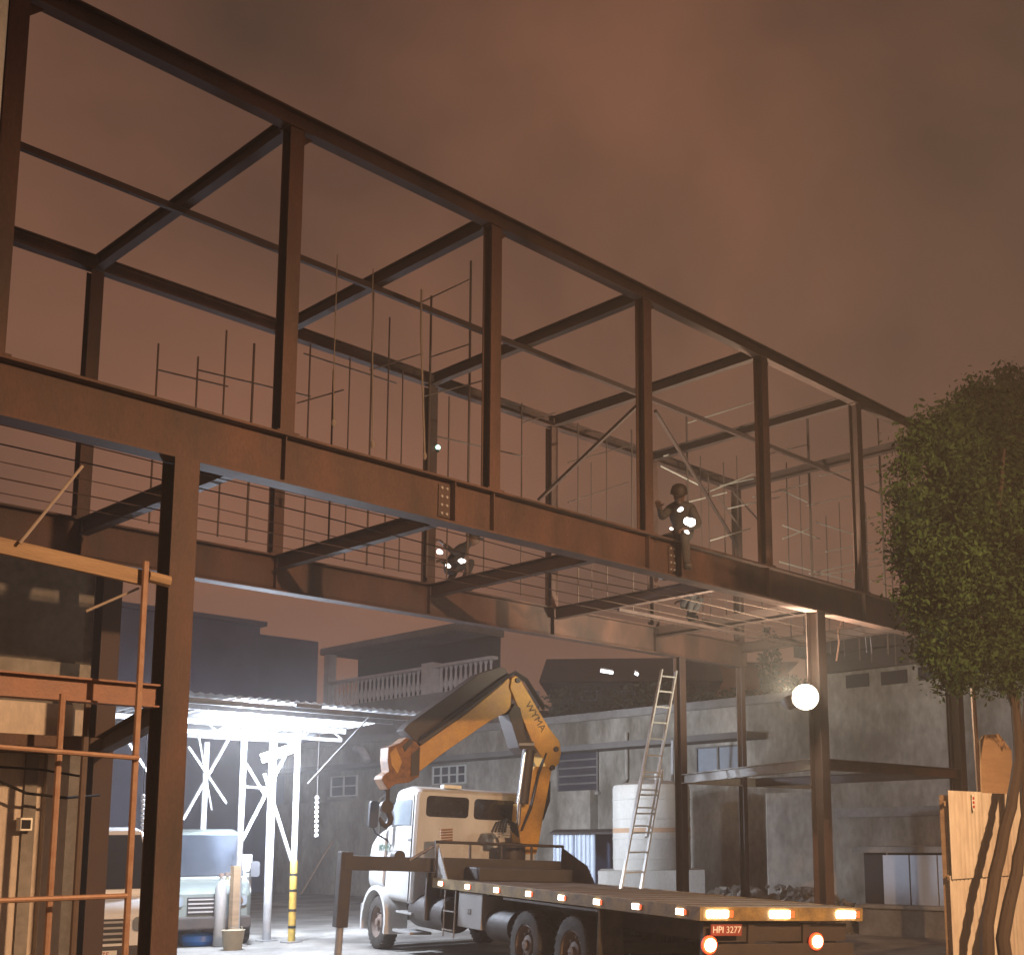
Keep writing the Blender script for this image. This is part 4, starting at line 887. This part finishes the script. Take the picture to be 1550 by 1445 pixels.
# ------------------------------------------------------------------ vehicles parked under the canopy
def car(name, label, origin, face, wd, length, zroof, body, plate_text=None, cat='car'):
    """front faces local -y; hood, cab, windscreen, grille, headlights, wheels"""
    t = thing(name, origin, label, cat)
    f = Vector(face); f.z = 0; f.normalize(); rx = Vector((-f.y, f.x, 0))
    t.matrix_basis = Matrix(((rx.x, -f.x, 0, origin[0]), (rx.y, -f.y, 0, origin[1]), (0, 0, 1, origin[2]), (0, 0, 0, 1)))
    B = lambda mb, n, m, par=t, **k: mb.build(n, m, par, world=False, **k)
    h = wd/2
    bodyo = B(MB().loft([ring(0, -h*0.86,h*0.86,0.45,1.02,0.12), ring(0.1, -h*0.95,h*0.95,0.40,1.12,0.14), ring(0.9, -h,h,0.36,1.22,0.12), ring(1.15, -h,h,0.36,1.28,0.12), ring(length-0.2, -h,h,0.36,1.28,0.12), ring(length, -h*0.95,h*0.95,0.4,1.2,0.12)]), 'body', body, smooth=True)
    B(MB().loft([ring(1.0, -h*0.95,h*0.95,1.2,1.30,0.04), ring(1.62, -h*0.84,h*0.84,1.2,zroof-0.06,0.14), ring(2.0, -h*0.82,h*0.82,1.2,zroof,0.16), ring(length-0.6, -h*0.82,h*0.82,1.2,zroof,0.16), ring(length-0.1, -h*0.86,h*0.86,1.2,zroof-0.3,0.16)]), 'cabin', body, smooth=True)
    k = (zroof-0.14-1.33)
    ws = B(MB().prism([(-h*0.88,1.02,1.34),(h*0.88,1.02,1.34),(h*0.74,1.56,1.34+k),(-h*0.74,1.56,1.34+k)], (0,-0.02,0.008)), 'windscreen', 'window_glass')
    for s in (-1, 1): B(MB().tube([(s*0.1,1.03,1.36),(s*0.1+0.4,1.2,1.36+k*0.32)], 0.012, 6), 'wiper', 'black_paint', ws)
    for s in (-1, 1):
        B(MB().prism([(s*h*0.93,1.35,1.36),(s*h*0.93,2.6,1.36),(s*h*0.85,2.6,zroof-0.2),(s*h*0.85,1.75,zroof-0.2)], (s*0.012,0,0)), 'side_window', 'window_glass')
        m_ = B(rrect(s*(h+0.14)-0.09, s*(h+0.14)+0.09, 1.3, 1.62, 0.05, 1.2, 0.08), 'mirror', 'black_paint', smooth=True)
        B(MB().tube([(s*h*0.95,1.3,1.38),(s*(h+0.1),1.26,1.42)], 0.02, 6), 'mirror_arm', 'black_paint', m_)
        hl = B(rrect(s*h*0.68-0.15, s*h*0.68+0.15, 0.78, 0.98, 0.06, -0.03, 0.06), 'headlight', 'clear_glass', smooth=True)
        B(MB().lathe([(0.08,0),(0.08,0.01)], (s*h*0.68,-0.035,0.88), (0,-1,0), 14), 'bulb_reflector', 'chrome', hl)
        for u in (0.85, length-0.9):
            wh = bpy.data.objects.new('wheel', None); col.objects.link(wh); wh.parent = t; wh.location = (s*(h-0.1), u, 0.352)
            MB().lathe([(0.2,-0.11),(0.32,-0.11),(0.35,-0.07),(0.35,0.07),(0.32,0.11),(0.2,0.11),(0.19,0),(0.2,-0.11)], (0,0,0), (1,0,0), 28, cap=False).build('tyre', 'rubber', wh, smooth=True, world=False)
            MB().lathe([(0.2,s*0.1),(0.17,s*0.04),(0.06,s*0.05),(0.05,s*0.09),(0.004,s*0.092)], (0,0,0), (1,0,0), 20, cap=False).build('rim', 'tool_grey', wh, smooth=True, world=False)
    gr = B(MB().box((-h*0.42,-0.02,0.62), (h*0.42,0.02,0.96)), 'grille', 'black_paint', bevel=0.01)
    for q in range(4): B(MB().box((-h*0.4,-0.03,0.66+q*0.08), (h*0.4,-0.021,0.69+q*0.08)), 'grille_bar', 'tool_grey', gr)
    B(MB().box((-h*0.95,-0.12,0.34), (h*0.95,0.05,0.58)), 'bumper', 'chassis', bevel=0.03)
    if plate_text:
        pl = B(MB().box((-0.24,-0.135,0.4), (0.24,-0.122,0.53)), 'number_plate', 'sign_white')
        text(plate_text, 'plate_lettering', 'sign_red', 0.12, basis((0,-0.138,0.465), (1,0,0), (0,0,1)), pl, 0.002, world=False)
    return t
p = deep(150, 1400, 17.0); p.z = 0.004
car('white_van', 'white van with dark grille and red lettered plate behind the scaffold tubes', p, (CAM-p)+Vector((1.5,0,0)), 1.75, 4.3, 2.28, 'car_white', 'L2775', 'van')
p = deep(312, 1400, 23.5); p.z = 0.004
car('grey_van', 'grey green van facing out between the canopy posts and thick column', p, (CAM-p)+Vector((2,0,0)), 1.75, 4.6, 2.3, 'car_sage', None, 'van')

# ------------------------------------------------------------------ scaffolds, ropes and tools on the deck
ds = thing('deck_scaffold', (XI(4), YB-0.5, ZG), 'tall thin tube scaffold on the deck with lit horizontal rails', 'scaffold')
def dpole(x, y0, y1, Y, r=0.022, m='scaffold_dark', nm='standard', par=ds):
    a, b = on_y(x, y0, Y), on_y(x, y1, Y); MB().tube([Vector((a.x, Y, b.z)), a], r, 6).build(nm, m, par)
YD1, YD2 = YB-0.35, YF+1.6
def down(x, Y): return on_y(x, 800, Y)
def vpole(x, ytop, Y, r=0.022, m='scaffold_dark', par=ds):
    a = on_y(x, ytop, Y); MB().tube([Vector((a.x, Y, ZG+0.004)), a], r, 6).build('standard', m, par)
for x, y, Y, r in ((1039, 622, YD1, .022), (1145, 578, YD1, .022), (1222, 632, YD1-0.9, .03), (1250, 780, YD1, .015), (1290, 690, YD1, .018), (1332, 690, YD1-0.9, .022), (1190, 700, YD1, .015), (1095, 700, YD1, .014), (1072, 720, YD1, .014), (1328, 620, YD2, .02), (1115, 690, YD1, .012), (1210, 720, YD1, .012), (1270, 760, YD1, .012), (1310, 760, YD1, .014), (1345, 740, YD1, .014), (1060, 690, YD1, .012), (1365, 720, YD1-0.5, .016)):
    vpole(x, y, Y, r)
for x0, y0, x1, y1, Y in ((1040, 640, 1145, 607, YD1), (1140, 752, 1222, 732, YD1), (1070, 745, 1145, 715, YD1), (1075, 818, 1135, 800, YD1), (1222, 765, 1300, 748, YD1), (1180, 740, 1222, 760, YD1), (1185, 815, 1224, 800, YD1), (1185, 795, 1240, 815, YD1), (1225, 868, 1330, 845, YD1), (1230, 872, 1335, 855, YD1), (1235, 790, 1290, 808, YD1), (1300, 738, 1345, 726, YD1), (1300, 790, 1360, 772, YD1), (1318, 880, 1395, 862, YD1), (1090, 735, 1150, 722, YD1), (1000, 705, 1070, 740, YD1), (1040, 760, 1100, 745, YD1), (1240, 720, 1345, 700, YD1), (1250, 835, 1350, 815, YD1), (1100, 770, 1180, 752, YD1), (1005, 690, 1110, 660, YD1), (1150, 690, 1225, 672, YD1), (1300, 840, 1380, 822, YD1), (1180, 850, 1290, 880, YD1)):
    a, b = on_y(x0, y0, Y), on_y(x1, y1, Y); MB().tube([a, b], 0.016, 6).build('ledger', 'galv_paint', ds)
for x0, y0, x1, y1 in ((1085, 750, 1122, 800), (1160, 800, 1110, 745), (1225, 700, 1340, 750)):
    a, b = on_y(x0, y0, YD1), on_y(x1, y1, YD1); MB().tube([a, b], 0.018, 6).build('brace_tube', 'scaffold_dark', ds)
es = thing('rear_scaffold', (XI(2), YB-0.4, ZG), 'slender pole scaffold on the deck beside the worker squatting at a column', 'scaffold')
for x, y, Y, r in ((653, 448, YB-0.3, .018), (713, 395, YB-0.3, .02), (566, 420, YB-0.3, .014), (875, 640, YB-0.4, .012), (918, 660, YB-0.4, .012), (956, 650, YB-0.4, .016), (385, 520, YB-0.3, .016), (590, 480, YB-0.3, .012), (343, 500, YB-0.3, .012), (470, 520, YB-0.3, .012), (505, 560, YB-0.3, .014), (530, 540, YB-0.3, .01), (300, 540, YB-0.3, .012), (680, 600, YB-0.3, .012), (790, 610, YB-0.3, .012), (735, 560, YB-0.3, .01), (895, 700, YB-0.4, .01), (610, 560, YB-0.3, .01), (240, 520, YB-0.3, .012)):
    vpole(x, y, Y, r, par=es)
for x0, y0, x1, y1 in ((628, 462, 713, 422), (653, 540, 713, 520), (860, 760, 950, 730), (450, 610, 520, 590), (420, 740, 640, 790), (300, 560, 470, 600), (460, 535, 600, 580), (560, 560, 640, 535), (340, 640, 520, 690), (640, 600, 735, 575), (660, 660, 790, 690), (790, 640, 840, 625), (860, 700, 960, 672), (240, 560, 345, 585)):
    a, b = on_y(x0, y0, YB-0.3), on_y(x1, y1, YB-0.3); MB().tube([a, b], 0.012, 6).build('ledger', 'scaffold_dark', es)
# hanging ropes on the upper storey
for k, (x, y0, y1, lb) in enumerate(((637, 500, 690, 'thick pale rope hanging beside a back column above the deck'), (564, 440, 672, 'thin pale rope hung from the roof beam with a knot at its end'), (505, 575, 640, 'short pale rope end hanging between the upper columns'))):
    Yr = YF+2.0
    b = on_y(x+(6 if k == 0 else 0), y1, Yr); a = on_y(x, y0, Yr); ro = thing('hanging_rope', b, lb, 'rope')
    top = Vector((a.x, Yr, ZT-0.19)) if k == 0 else Vector((a.x, Yr, ZT-0.19))
    MB().tube([top, a.lerp(top, 0.3), a, b], 0.013 if k == 0 else 0.007, 6).build('strand', 'rope_pale', ro)
    MB().lathe([(0.008,-0.05),(0.028,-0.02),(0.028,0.02),(0.008,0.05)], b, (0,0,1), 8).build('knot', 'rope_pale', ro, smooth=True)
# service cables under the deck
cable_pts = [((300, 738), (640, 812), (1000, 880)), ((320, 760), (650, 835), (1000, 900)), ((330, 790), (640, 850), (880, 895)), ((300, 725), (560, 770), (900, 845)), ((460, 770), (700, 830), (980, 890))]
for k, pts in enumerate(cable_pts):
    Yk = YF+1.0+0.55*k
    P = [on_y(x, y, Yk) for x, y in pts]
    q = []
    zc0 = P[1].z
    xs = [-2, P[0].x, P[1].x, P[2].x, 19.0]
    for j in range(25):
        x = -2+21*j/24; q.append(Vector((x, Yk, min(zc0+0.10+0.03*math.sin(x*0.9+k*1.7)+0.10*((x-9-k)/9)**2+0.012*(k-2)*(x-9)*0.6, ZG-0.25))))
    c_ = MB().tube(q, 0.0055+0.002*(k % 2), 6).build('service_cable', 'cable_brown', smooth=True)
    tag(c_, 'thin dark service cable running lengthwise under the frame deck', 'cable', 'service cables under the deck')
# red chain hoist and lamps at the deck end
hp2 = on_y(1312, 948, YF+1.7)
ho = thing('chain_hoist', hp2, 'red chain hoist hanging under the deck end by the lit girder', 'hoist')
MB().lathe([(0.05,-0.14),(0.1,-0.1),(0.12,0),(0.1,0.1),(0.05,0.14)], hp2, (1,0,0), 16).build('body', 'hoist_red', ho, smooth=True)
MB().tube([hp2+Vector((0,0,0.1)), Vector((hp2.x, hp2.y, ZG-0.2))], 0.014, 6).build('top_hook', 'chrome', ho)
for dx in (-0.08, 0.1):
    MB().tube([hp2+Vector((dx,0,-0.05)), hp2+Vector((dx+0.05,0,-0.5))], 0.012, 6).build('load_chain', 'chrome', ho)
a = on_y(1272, 940, YF+2.2)
cr_ = MB().tube([on_y(1276,935,YF+2.2), on_y(1268,955,YF+2.2), on_y(1270,972,YF+2.2), on_y(1266,1000,YF+2.2)], 0.02, 6).build('hanging_chain', 'primer_orange', smooth=True); tag(cr_, 'short rusty chain hanging beside the red hoist', 'chain')
def small_lamp(name, p, m, r, label):
    t = thing(name, p, label, 'lamp')
    MB().lathe([(r*0.2,-r),(r*0.8,-r*0.6),(r,0),(r*0.8,r*0.6),(r*0.2,r)], p, (0,0,1), 12).build('bulb', m, t, smooth=True)
    MB().lathe([(r*0.5,-r*2),(r*0.6,-r*1.0)], p, (0,0,1), 10).build('socket', 'black_paint', t)
small_lamp('warning_lamp', on_y(1339, 815, YD1-0.1), 'lamp_red', 0.028, 'tiny red warning lamp on the scaffold beside the tree')
small_lamp('indicator_lamp', on_y(663, 677, YB+0.0), 'lamp_green', 0.04, 'tiny greenish lamp fixed to a back column above the worker')

# ------------------------------------------------------------------ workers (skinned single bodies)
def person(name, label, joints, edges, radii, origin, ex, ey, cloth, hatm='helmet_dark', reflectors=(), hat=None, headp='head', look=(0,-1,0)):
    """joints in local metres (x right, y away, z up)"""
    ex = Vector(ex).normalized(); ey = Vector(ey).normalized(); ez = Vector((0,0,1))
    T = lambda p: origin+ex*p[0]+ey*p[1]+ez*p[2]
    t = thing(name, origin, label, 'person')
    names = [n for n in joints if n in radii]; me = bpy.data.meshes.new('body')
    me.from_pydata([tuple(T(joints[n])) for n in names], [(names.index(a), names.index(b)) for a, b in edges], [])
    o = bpy.data.objects.new('body', me); col.objects.link(o)
    sk_ = o.modifiers.new('skin', 'SKIN'); sk_.use_smooth_shade = True
    if not me.skin_vertices:
        bm = bmesh.new(); bm.from_mesh(me); bm.verts.layers.skin.verify(); bm.to_mesh(me); bm.free()
    for k, n in enumerate(names):
        r = radii[n]; me.skin_vertices[0].data[k].radius = r if isinstance(r, tuple) else (r, r)
        me.skin_vertices[0].data[k].use_root = (n == 'pelvis')
    o.modifiers.new('sub', 'SUBSURF').levels = 2; o.modifiers['sub'].render_levels = 2
    me.materials.append(MATS[cloth])
    dg = bpy.context.evaluated_depsgraph_get(); dg.update()
    nm = bpy.data.meshes.new_from_object(o.evaluated_get(dg)); bpy.data.objects.remove(o)
    nm.materials.clear(); nm.materials.append(MATS[cloth])
    o = bpy.data.objects.new('body', nm); col.objects.link(o); o.parent = t; o.matrix_parent_inverse = Matrix.Translation(origin).inverted()
    for p in nm.polygons: p.use_smooth = True
    # head with face, helmet
    hc = T(joints[headp]); lk = (ex*look[0]+ey*look[1]+ez*look[2]).normalized(); up = (ez-lk*ez.dot(lk)).normalized(); sd = lk.cross(up)
    mb = MB(); rings = []
    for j in range(11):
        ph = math.pi*j/10; rr = []
        for i in range(16):
            th = 2*math.pi*i/16; q = Vector((math.sin(ph)*math.cos(th), math.sin(ph)*math.sin(th), math.cos(ph)))
            x, y_, z = q.x*0.078, q.y*0.098, q.z*0.118
            if z < 0: x *= 1+z*1.6; y_ *= 1+z*0.9
            if y_ > 0.07 and abs(x) < 0.03 and -0.045 < z < 0.02: y_ += 0.022
            rr.append(hc+sd*x+lk*y_+up*z)
        rings.append(rr)
    mb.loft(rings).build('head', 'skin', t, smooth=True)
    mb = MB(); prof = [(0.118,0.0),(0.112,0.05),(0.092,0.1),(0.05,0.128),(0.01,0.135)]
    mb.lathe(prof, hc+up*0.03-lk*0.005, up, 20)
    hl = mb.build('helmet', hatm, t, smooth=True)
    MB().prism([hc+up*0.03+lk*0.1+sd*0.08, hc+up*0.03+lk*0.17+sd*0.04, hc+up*0.03+lk*0.17-sd*0.04, hc+up*0.03+lk*0.1-sd*0.08], up*0.012).build('brim', hatm, hl)
    # hands: palm + five fingers
    for hn, en in (('handL', 'elbowL'), ('handR', 'elbowR')):
        if hn not in joints: continue
        h_, e_ = T(joints[hn]), T(joints[en]); d = (h_-e_).normalized(); s1 = d.cross(ez).normalized() if abs(d.z) < 0.95 else ex.copy(); n1 = s1.cross(d)
        mb = MB().bar(h_-d*0.02, h_+d*0.08, 0.075, 0.03, up=n1)
        for q in range(4):
            b_ = h_+d*0.08+s1*(-0.028+0.019*q); ln = (0.065,0.075,0.07,0.055)[q]
            mb.tube([b_, b_+d*ln*0.55-n1*0.012, b_+d*ln*0.75-n1*0.045], [0.009,0.0085,0.007], 6)
        b_ = h_+d*0.02-s1*0.036; mb.tube([b_, b_-s1*0.03+d*0.025-n1*0.01, b_-s1*0.035+d*0.055-n1*0.025], [0.011,0.01,0.008], 6)
        mb.build('hand', 'skin', t, smooth=True)
    for fn, kn in (('toeL','ankleL'), ('toeR','ankleR')):
        a, b = T(joints[kn]), T(joints[fn]); MB().bar(a+(a-b)*0.25-ez*0.03, b+(b-a)*0.2-ez*0.015, 0.095, 0.09).build('boot', 'black_paint', t, bevel=0.03)
    for (lx, ly, lz, r_) in reflectors:  # reflective clothing patches, with emission standing in for returned light
        c = T((lx, ly, lz)); rings_ = []; ax = random.uniform(-0.6, 0.6); e1 = RT*math.cos(ax)+UP*math.sin(ax); e2 = UP*math.cos(ax)-RT*math.sin(ax)
        for j_ in range(1, 8):
            ph = math.pi*j_/8; rings_.append([c+(e1*math.cos(2*math.pi*i_/14)*1.15+e2*math.sin(2*math.pi*i_/14)*0.78)*r_*math.sin(ph)*(1+0.35*noise.noise(Vector((math.cos(2*math.pi*i_/14)*1.3, math.sin(2*math.pi*i_/14)*1.3, lx*40))))-FW*(0.02*math.cos(ph)) for i_ in range(14)])
        MB().loft(rings_).build('glowing_reflector', 'reflector_glow', t, smooth=True)
    return t
E_ = [('pelvis','belly'),('belly','chest'),('chest','neck'),('neck','skull'),('chest','shL'),('shL','elbowL'),('elbowL','handL'),('chest','shR'),('shR','elbowR'),('elbowR','handR'),
      ('pelvis','hipL'),('hipL','kneeL'),('kneeL','ankleL'),('ankleL','toeL'),('pelvis','hipR'),('hipR','kneeR'),('kneeR','ankleR'),('ankleR','toeR')]
RD = dict(pelvis=(.15,.12),belly=(.14,.11),chest=(.16,.12),neck=.055,skull=.06,shL=.075,elbowL=.052,handL=.034,shR=.075,elbowR=.052,handR=.034,hipL=.095,kneeL=.068,ankleL=.05,toeL=.04,hipR=.095,kneeR=.068,ankleR=.05,toeR=.04)
def at_px(px_, py_, Y, O): 
    p = on_y(px_, py_, Y)-O; return p
ex_, ey_ = Vector((1,0,0)), Vector((0,1,0))
# squatting worker on the back girder by the column
Ow = on_y(690, 885, YB+0.02); Ow.z = ZG+0.003; Ow.y = YB+0.08
J2 = dict(pelvis=(-0.06,0,0.34), belly=(0.0,-0.03,0.46), chest=(0.1,-0.06,0.62), neck=(0.2,-0.1,0.74), skull=(0.25,-0.12,0.8), head=(0.27,-0.13,0.83),
          shL=(0.02,-0.2,0.64), elbowL=(-0.2,-0.26,0.5), handL=(-0.34,-0.16,0.64), shR=(0.16,0.1,0.66), elbowR=(0.0,0.16,0.44), handR=(-0.22,0.04,0.42),
          hipL=(-0.06,-0.1,0.3), kneeL=(0.24,-0.18,0.46), ankleL=(0.08,-0.12,0.09), toeL=(0.24,-0.12,0.05), hipR=(-0.06,0.1,0.3), kneeR=(0.2,0.14,0.44), ankleR=(-0.04,0.08,0.09), toeR=(0.1,0.08,0.05))
def refl_at(x, y): p = on_y(x, y, YB-0.28)-Ow; return (p.x, p.y, p.z)
person('person', 'worker in dark clothes and helmet squatting on the back girder beside a column', J2, E_, RD, Ow, ex_, ey_, 'cloth_dark',
       reflectors=[(*refl_at(665, 835), 0.045), (*refl_at(678, 856), 0.04), (*refl_at(699, 849), 0.055)], look=(0.7,-0.7,-0.2))
# worker astride the front girder
Ow = on_y(1040, 815, YF-0.02); Ow.z = ZG+0.02; Ow.y = YF+0.11
J1 = dict(pelvis=(0.08,0.0,0.1), belly=(0.06,-0.02,0.24), chest=(-0.02,-0.06,0.40), neck=(-0.12,-0.12,0.51), skull=(-0.17,-0.15,0.55), head=(-0.19,-0.16,0.57),
          shL=(-0.01,-0.22,0.42), elbowL=(0.03,-0.32,0.18), handL=(-0.2,-0.27,0.1), shR=(-0.08,0.12,0.45), elbowR=(-0.27,0.08,0.3), handR=(-0.45,-0.03,0.4),
          hipL=(0.05,-0.12,0.09), kneeL=(-0.2,-0.25,0.05), ankleL=(-0.16,-0.25,-0.37), toeL=(-0.27,-0.36,-0.42), hipR=(0.05,0.12,0.09), kneeR=(-0.16,0.27,0.04), ankleR=(-0.08,0.27,-0.4), toeR=(-0.12,0.16,-0.46))
def refl_at(x, y): p = on_y(x, y, YF-0.3)-Ow; return (p.x, p.y, p.z)
person('person', 'worker in grey clothes sitting astride the front girder with glowing reflective patches', J1, E_, RD, Ow, ex_, ey_, 'cloth_worn',
       reflectors=[(*refl_at(1030, 771), 0.035), (*refl_at(1044, 790), 0.075), (*refl_at(1040, 805), 0.03), (*refl_at(1016, 800), 0.022)], look=(-0.6,-0.55,-0.45))
# worker squatting on a deck beam seen beneath the front girder
pb = on_x(1044, 945, XI(5)); Ow = Vector((XI(5), pb.y, ZG-0.012))
person('person', 'worker in dark clothes squatting on a deck beam beyond the front girder', J2, E_, RD, Ow, Vector((0,-1,0)), Vector((1,0,0)), 'cloth_dark', reflectors=[], look=(0,-1,-0.3))

# ------------------------------------------------------------------ fence, board and tree at the right
YFN = 6.6
x0 = on_y(1431, 1195, YFN).x
fn = thing('sheet_fence', (x0, YFN, 0), 'warm lit corrugated sheet fence with a small notice by the leaning tree', 'fence')
zt_ = on_y(1440, 1196, YFN).z; zs = on_y(1440, 1330, YFN).z
for k in range(7):
    for (za, zb_, off) in ((0.01, zs+0.05, 0.0), (zs, zt_-0.0, -0.03)):
        corr(Vector((x0+k*0.84, YFN+off, za)), Vector((1,0,0)), Vector((0,0,1)), 0.86, zb_-za+random.uniform(-0.015,0.02), 0.1, 0.012, Vector((0,-1,0))).build('fence_sheet', 'fence_sheet', fn)
for k in range(4): MB().box((x0+0.05+k*1.9, YFN+0.03, 0), (x0+0.13+k*1.9, YFN+0.11, zt_-0.05)).build('fence_post', 'timber', fn)
for z_ in (0.5, zs+0.02, zt_-0.15): MB().box((x0, YFN+0.018, z_-0.03), (x0+5.9, YFN+0.028, z_+0.03)).build('fence_rail', 'timber', fn)
sg = on_y(1472, 1214, YFN-0.05)
sn = thing('notice_plate', sg, 'small white oval notice with red marks fixed high on the sheet fence', 'sign')
MB().loft([[(sg.x+0.035*math.cos(t*math.pi/10)*1.0, YFN-0.062, sg.z+0.11*math.sin(t*math.pi/10)) for t in range(20)], [(sg.x+0.035*math.cos(t*math.pi/10), YFN-0.058, sg.z+0.11*math.sin(t*math.pi/10)) for t in range(20)]]).build('plate', 'sign_white', sn)
for q in range(3): MB().box((sg.x-0.02, YFN-0.067, sg.z-0.065+q*0.05), (sg.x+0.02, YFN-0.063, sg.z-0.035+q*0.05)).build('red_mark', 'sign_red', sn)
a, b, c, d = on_y(1489, 1112, 7.3), on_y(1528, 1112, 7.3), on_y(1536, 1215, 7.3), on_y(1487, 1215, 7.3)
b2 = on_y(1531, 1135, 7.3)
bo = MB().prism([a, on_y(1512,1110,7.3), b2, c, d, on_y(1484,1120,7.3)], (0,0.02,0)).build('plywood_board', 'plywood'); tag(bo, 'torn plywood board propped behind the fence top beside the tree', 'board')
MB().bar(on_y(1508,1112,7.35)+Vector((0,0.03,0)), Vector((on_y(1508,1112,7.35).x, 7.4, 0)), 0.05, 0.05).build('prop_stick', 'timber', bo)
pp = on_y(1470, 1000, 7.6); po = MB().tube([Vector((pp.x+0.08, 7.6, 0)), pp, on_y(1466, 905, 7.6)], [0.04,0.035,0.03], 8).build('slim_pole', 'scaffold_tube', smooth=True); tag(po, 'slim pale pole standing between the fence and the end columns', 'pole')
# tree
YTR = 6.15
tree = thing('street_tree', on_y(1500, 1470, YTR), 'leafy tree with two leaning dark stems in front of the sheet fence', 'tree')
tree.location.z = 0
def limb(mb, pts, r0, r1, wob=0.008):
    P = []
    for k in range(len(pts)-1):
        for j in range(4):
            t = j/4; p = pts[k].lerp(pts[k+1], t); P.append(p+Vector((random.uniform(-1,1),random.uniform(-1,1),0))*wob)
    P.append(pts[-1]); n = len(P)
    mb.tube(P, [r0+(r1-r0)*k/(n-1) for k in range(n)], 9)
T_ = lambda x, y, dy=0: on_y(x, y, YTR+dy)
b1 = T_(1494, 1440); b1 = Vector((b1.x-0.07, YTR, 0)); b2_ = T_(1516, 1440); b2_ = Vector((b2_.x-0.05, YTR-0.12, 0))
tb = MB()
limb(tb, [b1, T_(1494,1400), T_(1511,1300), T_(1530,1222), T_(1542,1150), T_(1536,1060), T_(1522,990)], 0.085, 0.05)
limb(tb, [b2_, T_(1517,1420,-.1), T_(1538,1320,-.1), T_(1553,1235,-.06), T_(1549,1150,-.03), T_(1556,1050,0.1), T_(1575,950,0.2), T_(1590,820,0.2)], 0.085, 0.04)
limb(tb, [T_(1536,1070), T_(1515,1000,0.1), T_(1490,930,0.2), T_(1465,860,0.2)], 0.045, 0.02)
limb(tb, [T_(1522,990), T_(1515,900,-.1), T_(1510,780,-.2), T_(1520,680,-.2)], 0.045, 0.02)
limb(tb, [T_(1575,950,.2), T_(1545,850,.5), T_(1500,760,.6)], 0.035, 0.015)
limb(tb, [T_(1553,1060,0.1), T_(1610,960,-.3), T_(1660,860,-.5)], 0.04, 0.02)
tb.build('trunk', 'bark', tree, smooth=True)
random.seed(21)
lv = MB()
blobs = []
for (x, y, r, dy) in ((1560, 700, .75, 0), (1500, 700, .55, .2), (1440, 730, .5, 0), (1460, 830, .62, .2), (1420, 860, .4, -.2), (1540, 830, .8, -.3), (1620, 760, .9, 0), (1480, 930, .55, .1), (1450, 980, .34, .2), (1540, 950, .6, 0), (1600, 900, .8, .4), (1530, 640, .5, 0), (1600, 650, .7, -.1), (1405, 690, .28, 0), (1640, 860, .8, -.3), (1510, 1000, .3, 0), (1385, 760, .22, 0.1), (1400, 920, .22, 0), (1560, 600, .35, .1), (1490, 610, .25, 0), (1575, 980, .45, 0), (1430, 800, .5, .3), (1440, 900, .42, .3), (1480, 760, .55, .4), (1500, 860, .6, .4), (1395, 840, .25, .1), (1530, 760, .6, .4), (1420, 950, .3, .3), (1450, 690, .35, .1), (1470, 660, .3, .2), (1540, 700, .5, .3), (1500, 640, .35, 0), (1440, 770, .35, 0), (1560, 890, .6, -.1), (1470, 880, .5, 0), (1368, 800, .13, 0), (1376, 850, .14, .1), (1362, 745, .11, 0), (1392, 660, .12, 0), (1418, 640, .14, .1), (1452, 622, .13, 0), (1476, 590, .12, 0), (1520, 575, .16, .1), (1386, 905, .12, 0), (1408, 985, .13, .1), (1440, 1030, .14, 0), (1480, 1040, .15, .1), (1525, 1030, .14, 0), (1372, 700, .09, 0)):
    blobs.append((T_(x, y, dy), r))
for c, r in blobs:
    ncl = int(135*(r/0.6)**2)+8
    for _c in range(ncl):
        while True:
            q = Vector((random.uniform(-1,1), random.uniform(-1,1), random.uniform(-1,1)))
            if q.length <= 1 and random.random() < 0.3+0.7*q.length**2: break
        cc_ = c+Vector((q.x, q.y, q.z*0.9))*r*(1.0+0.6*noise.noise(q*1.6+c*1.3)+0.3*noise.noise(q*4.1+c))
        if noise.noise(cc_*1.9) < -0.33: continue
        sg_ = random.uniform(0.05, 0.11); tw = Vector((random.gauss(0,1), random.gauss(0,1), random.gauss(-0.3,0.7))).normalized()
        for _ in range(random.randint(28, 60)):
            p = cc_+Vector((random.gauss(0,sg_), random.gauss(0,sg_), random.gauss(0,sg_*0.8)))+tw*random.uniform(-0.1, 0.14)
            d = (tw*0.8+Vector((random.gauss(0,1), random.gauss(0,1), random.gauss(-0.3,0.8)))).normalized(); e = d.cross(Vector((random.gauss(0,1), random.gauss(0,1), random.gauss(0,1)))).normalized()
            s_ = random.uniform(0.016, 0.052)
            lv.add([p, p+d*s_*0.9+e*s_*0.42, p+d*s_*1.9, p+d*s_*0.9-e*s_*0.42], [(0,1,2,3)])
lv.build('crown', 'leaf', tree)

# weathered utility pole at the edge of the view
up_ = deep(-74, 600, 6.5); ut = thing('utility_pole', (up_.x, up_.y, 0), 'grey utility pole close by the frame with a bracket', 'pole')
MB().tube([Vector((up_.x, up_.y, 0)), Vector((up_.x+0.02, up_.y, 7))], [0.14, 0.11], 14).build('shaft', 'galv_paint', ut, smooth=True)
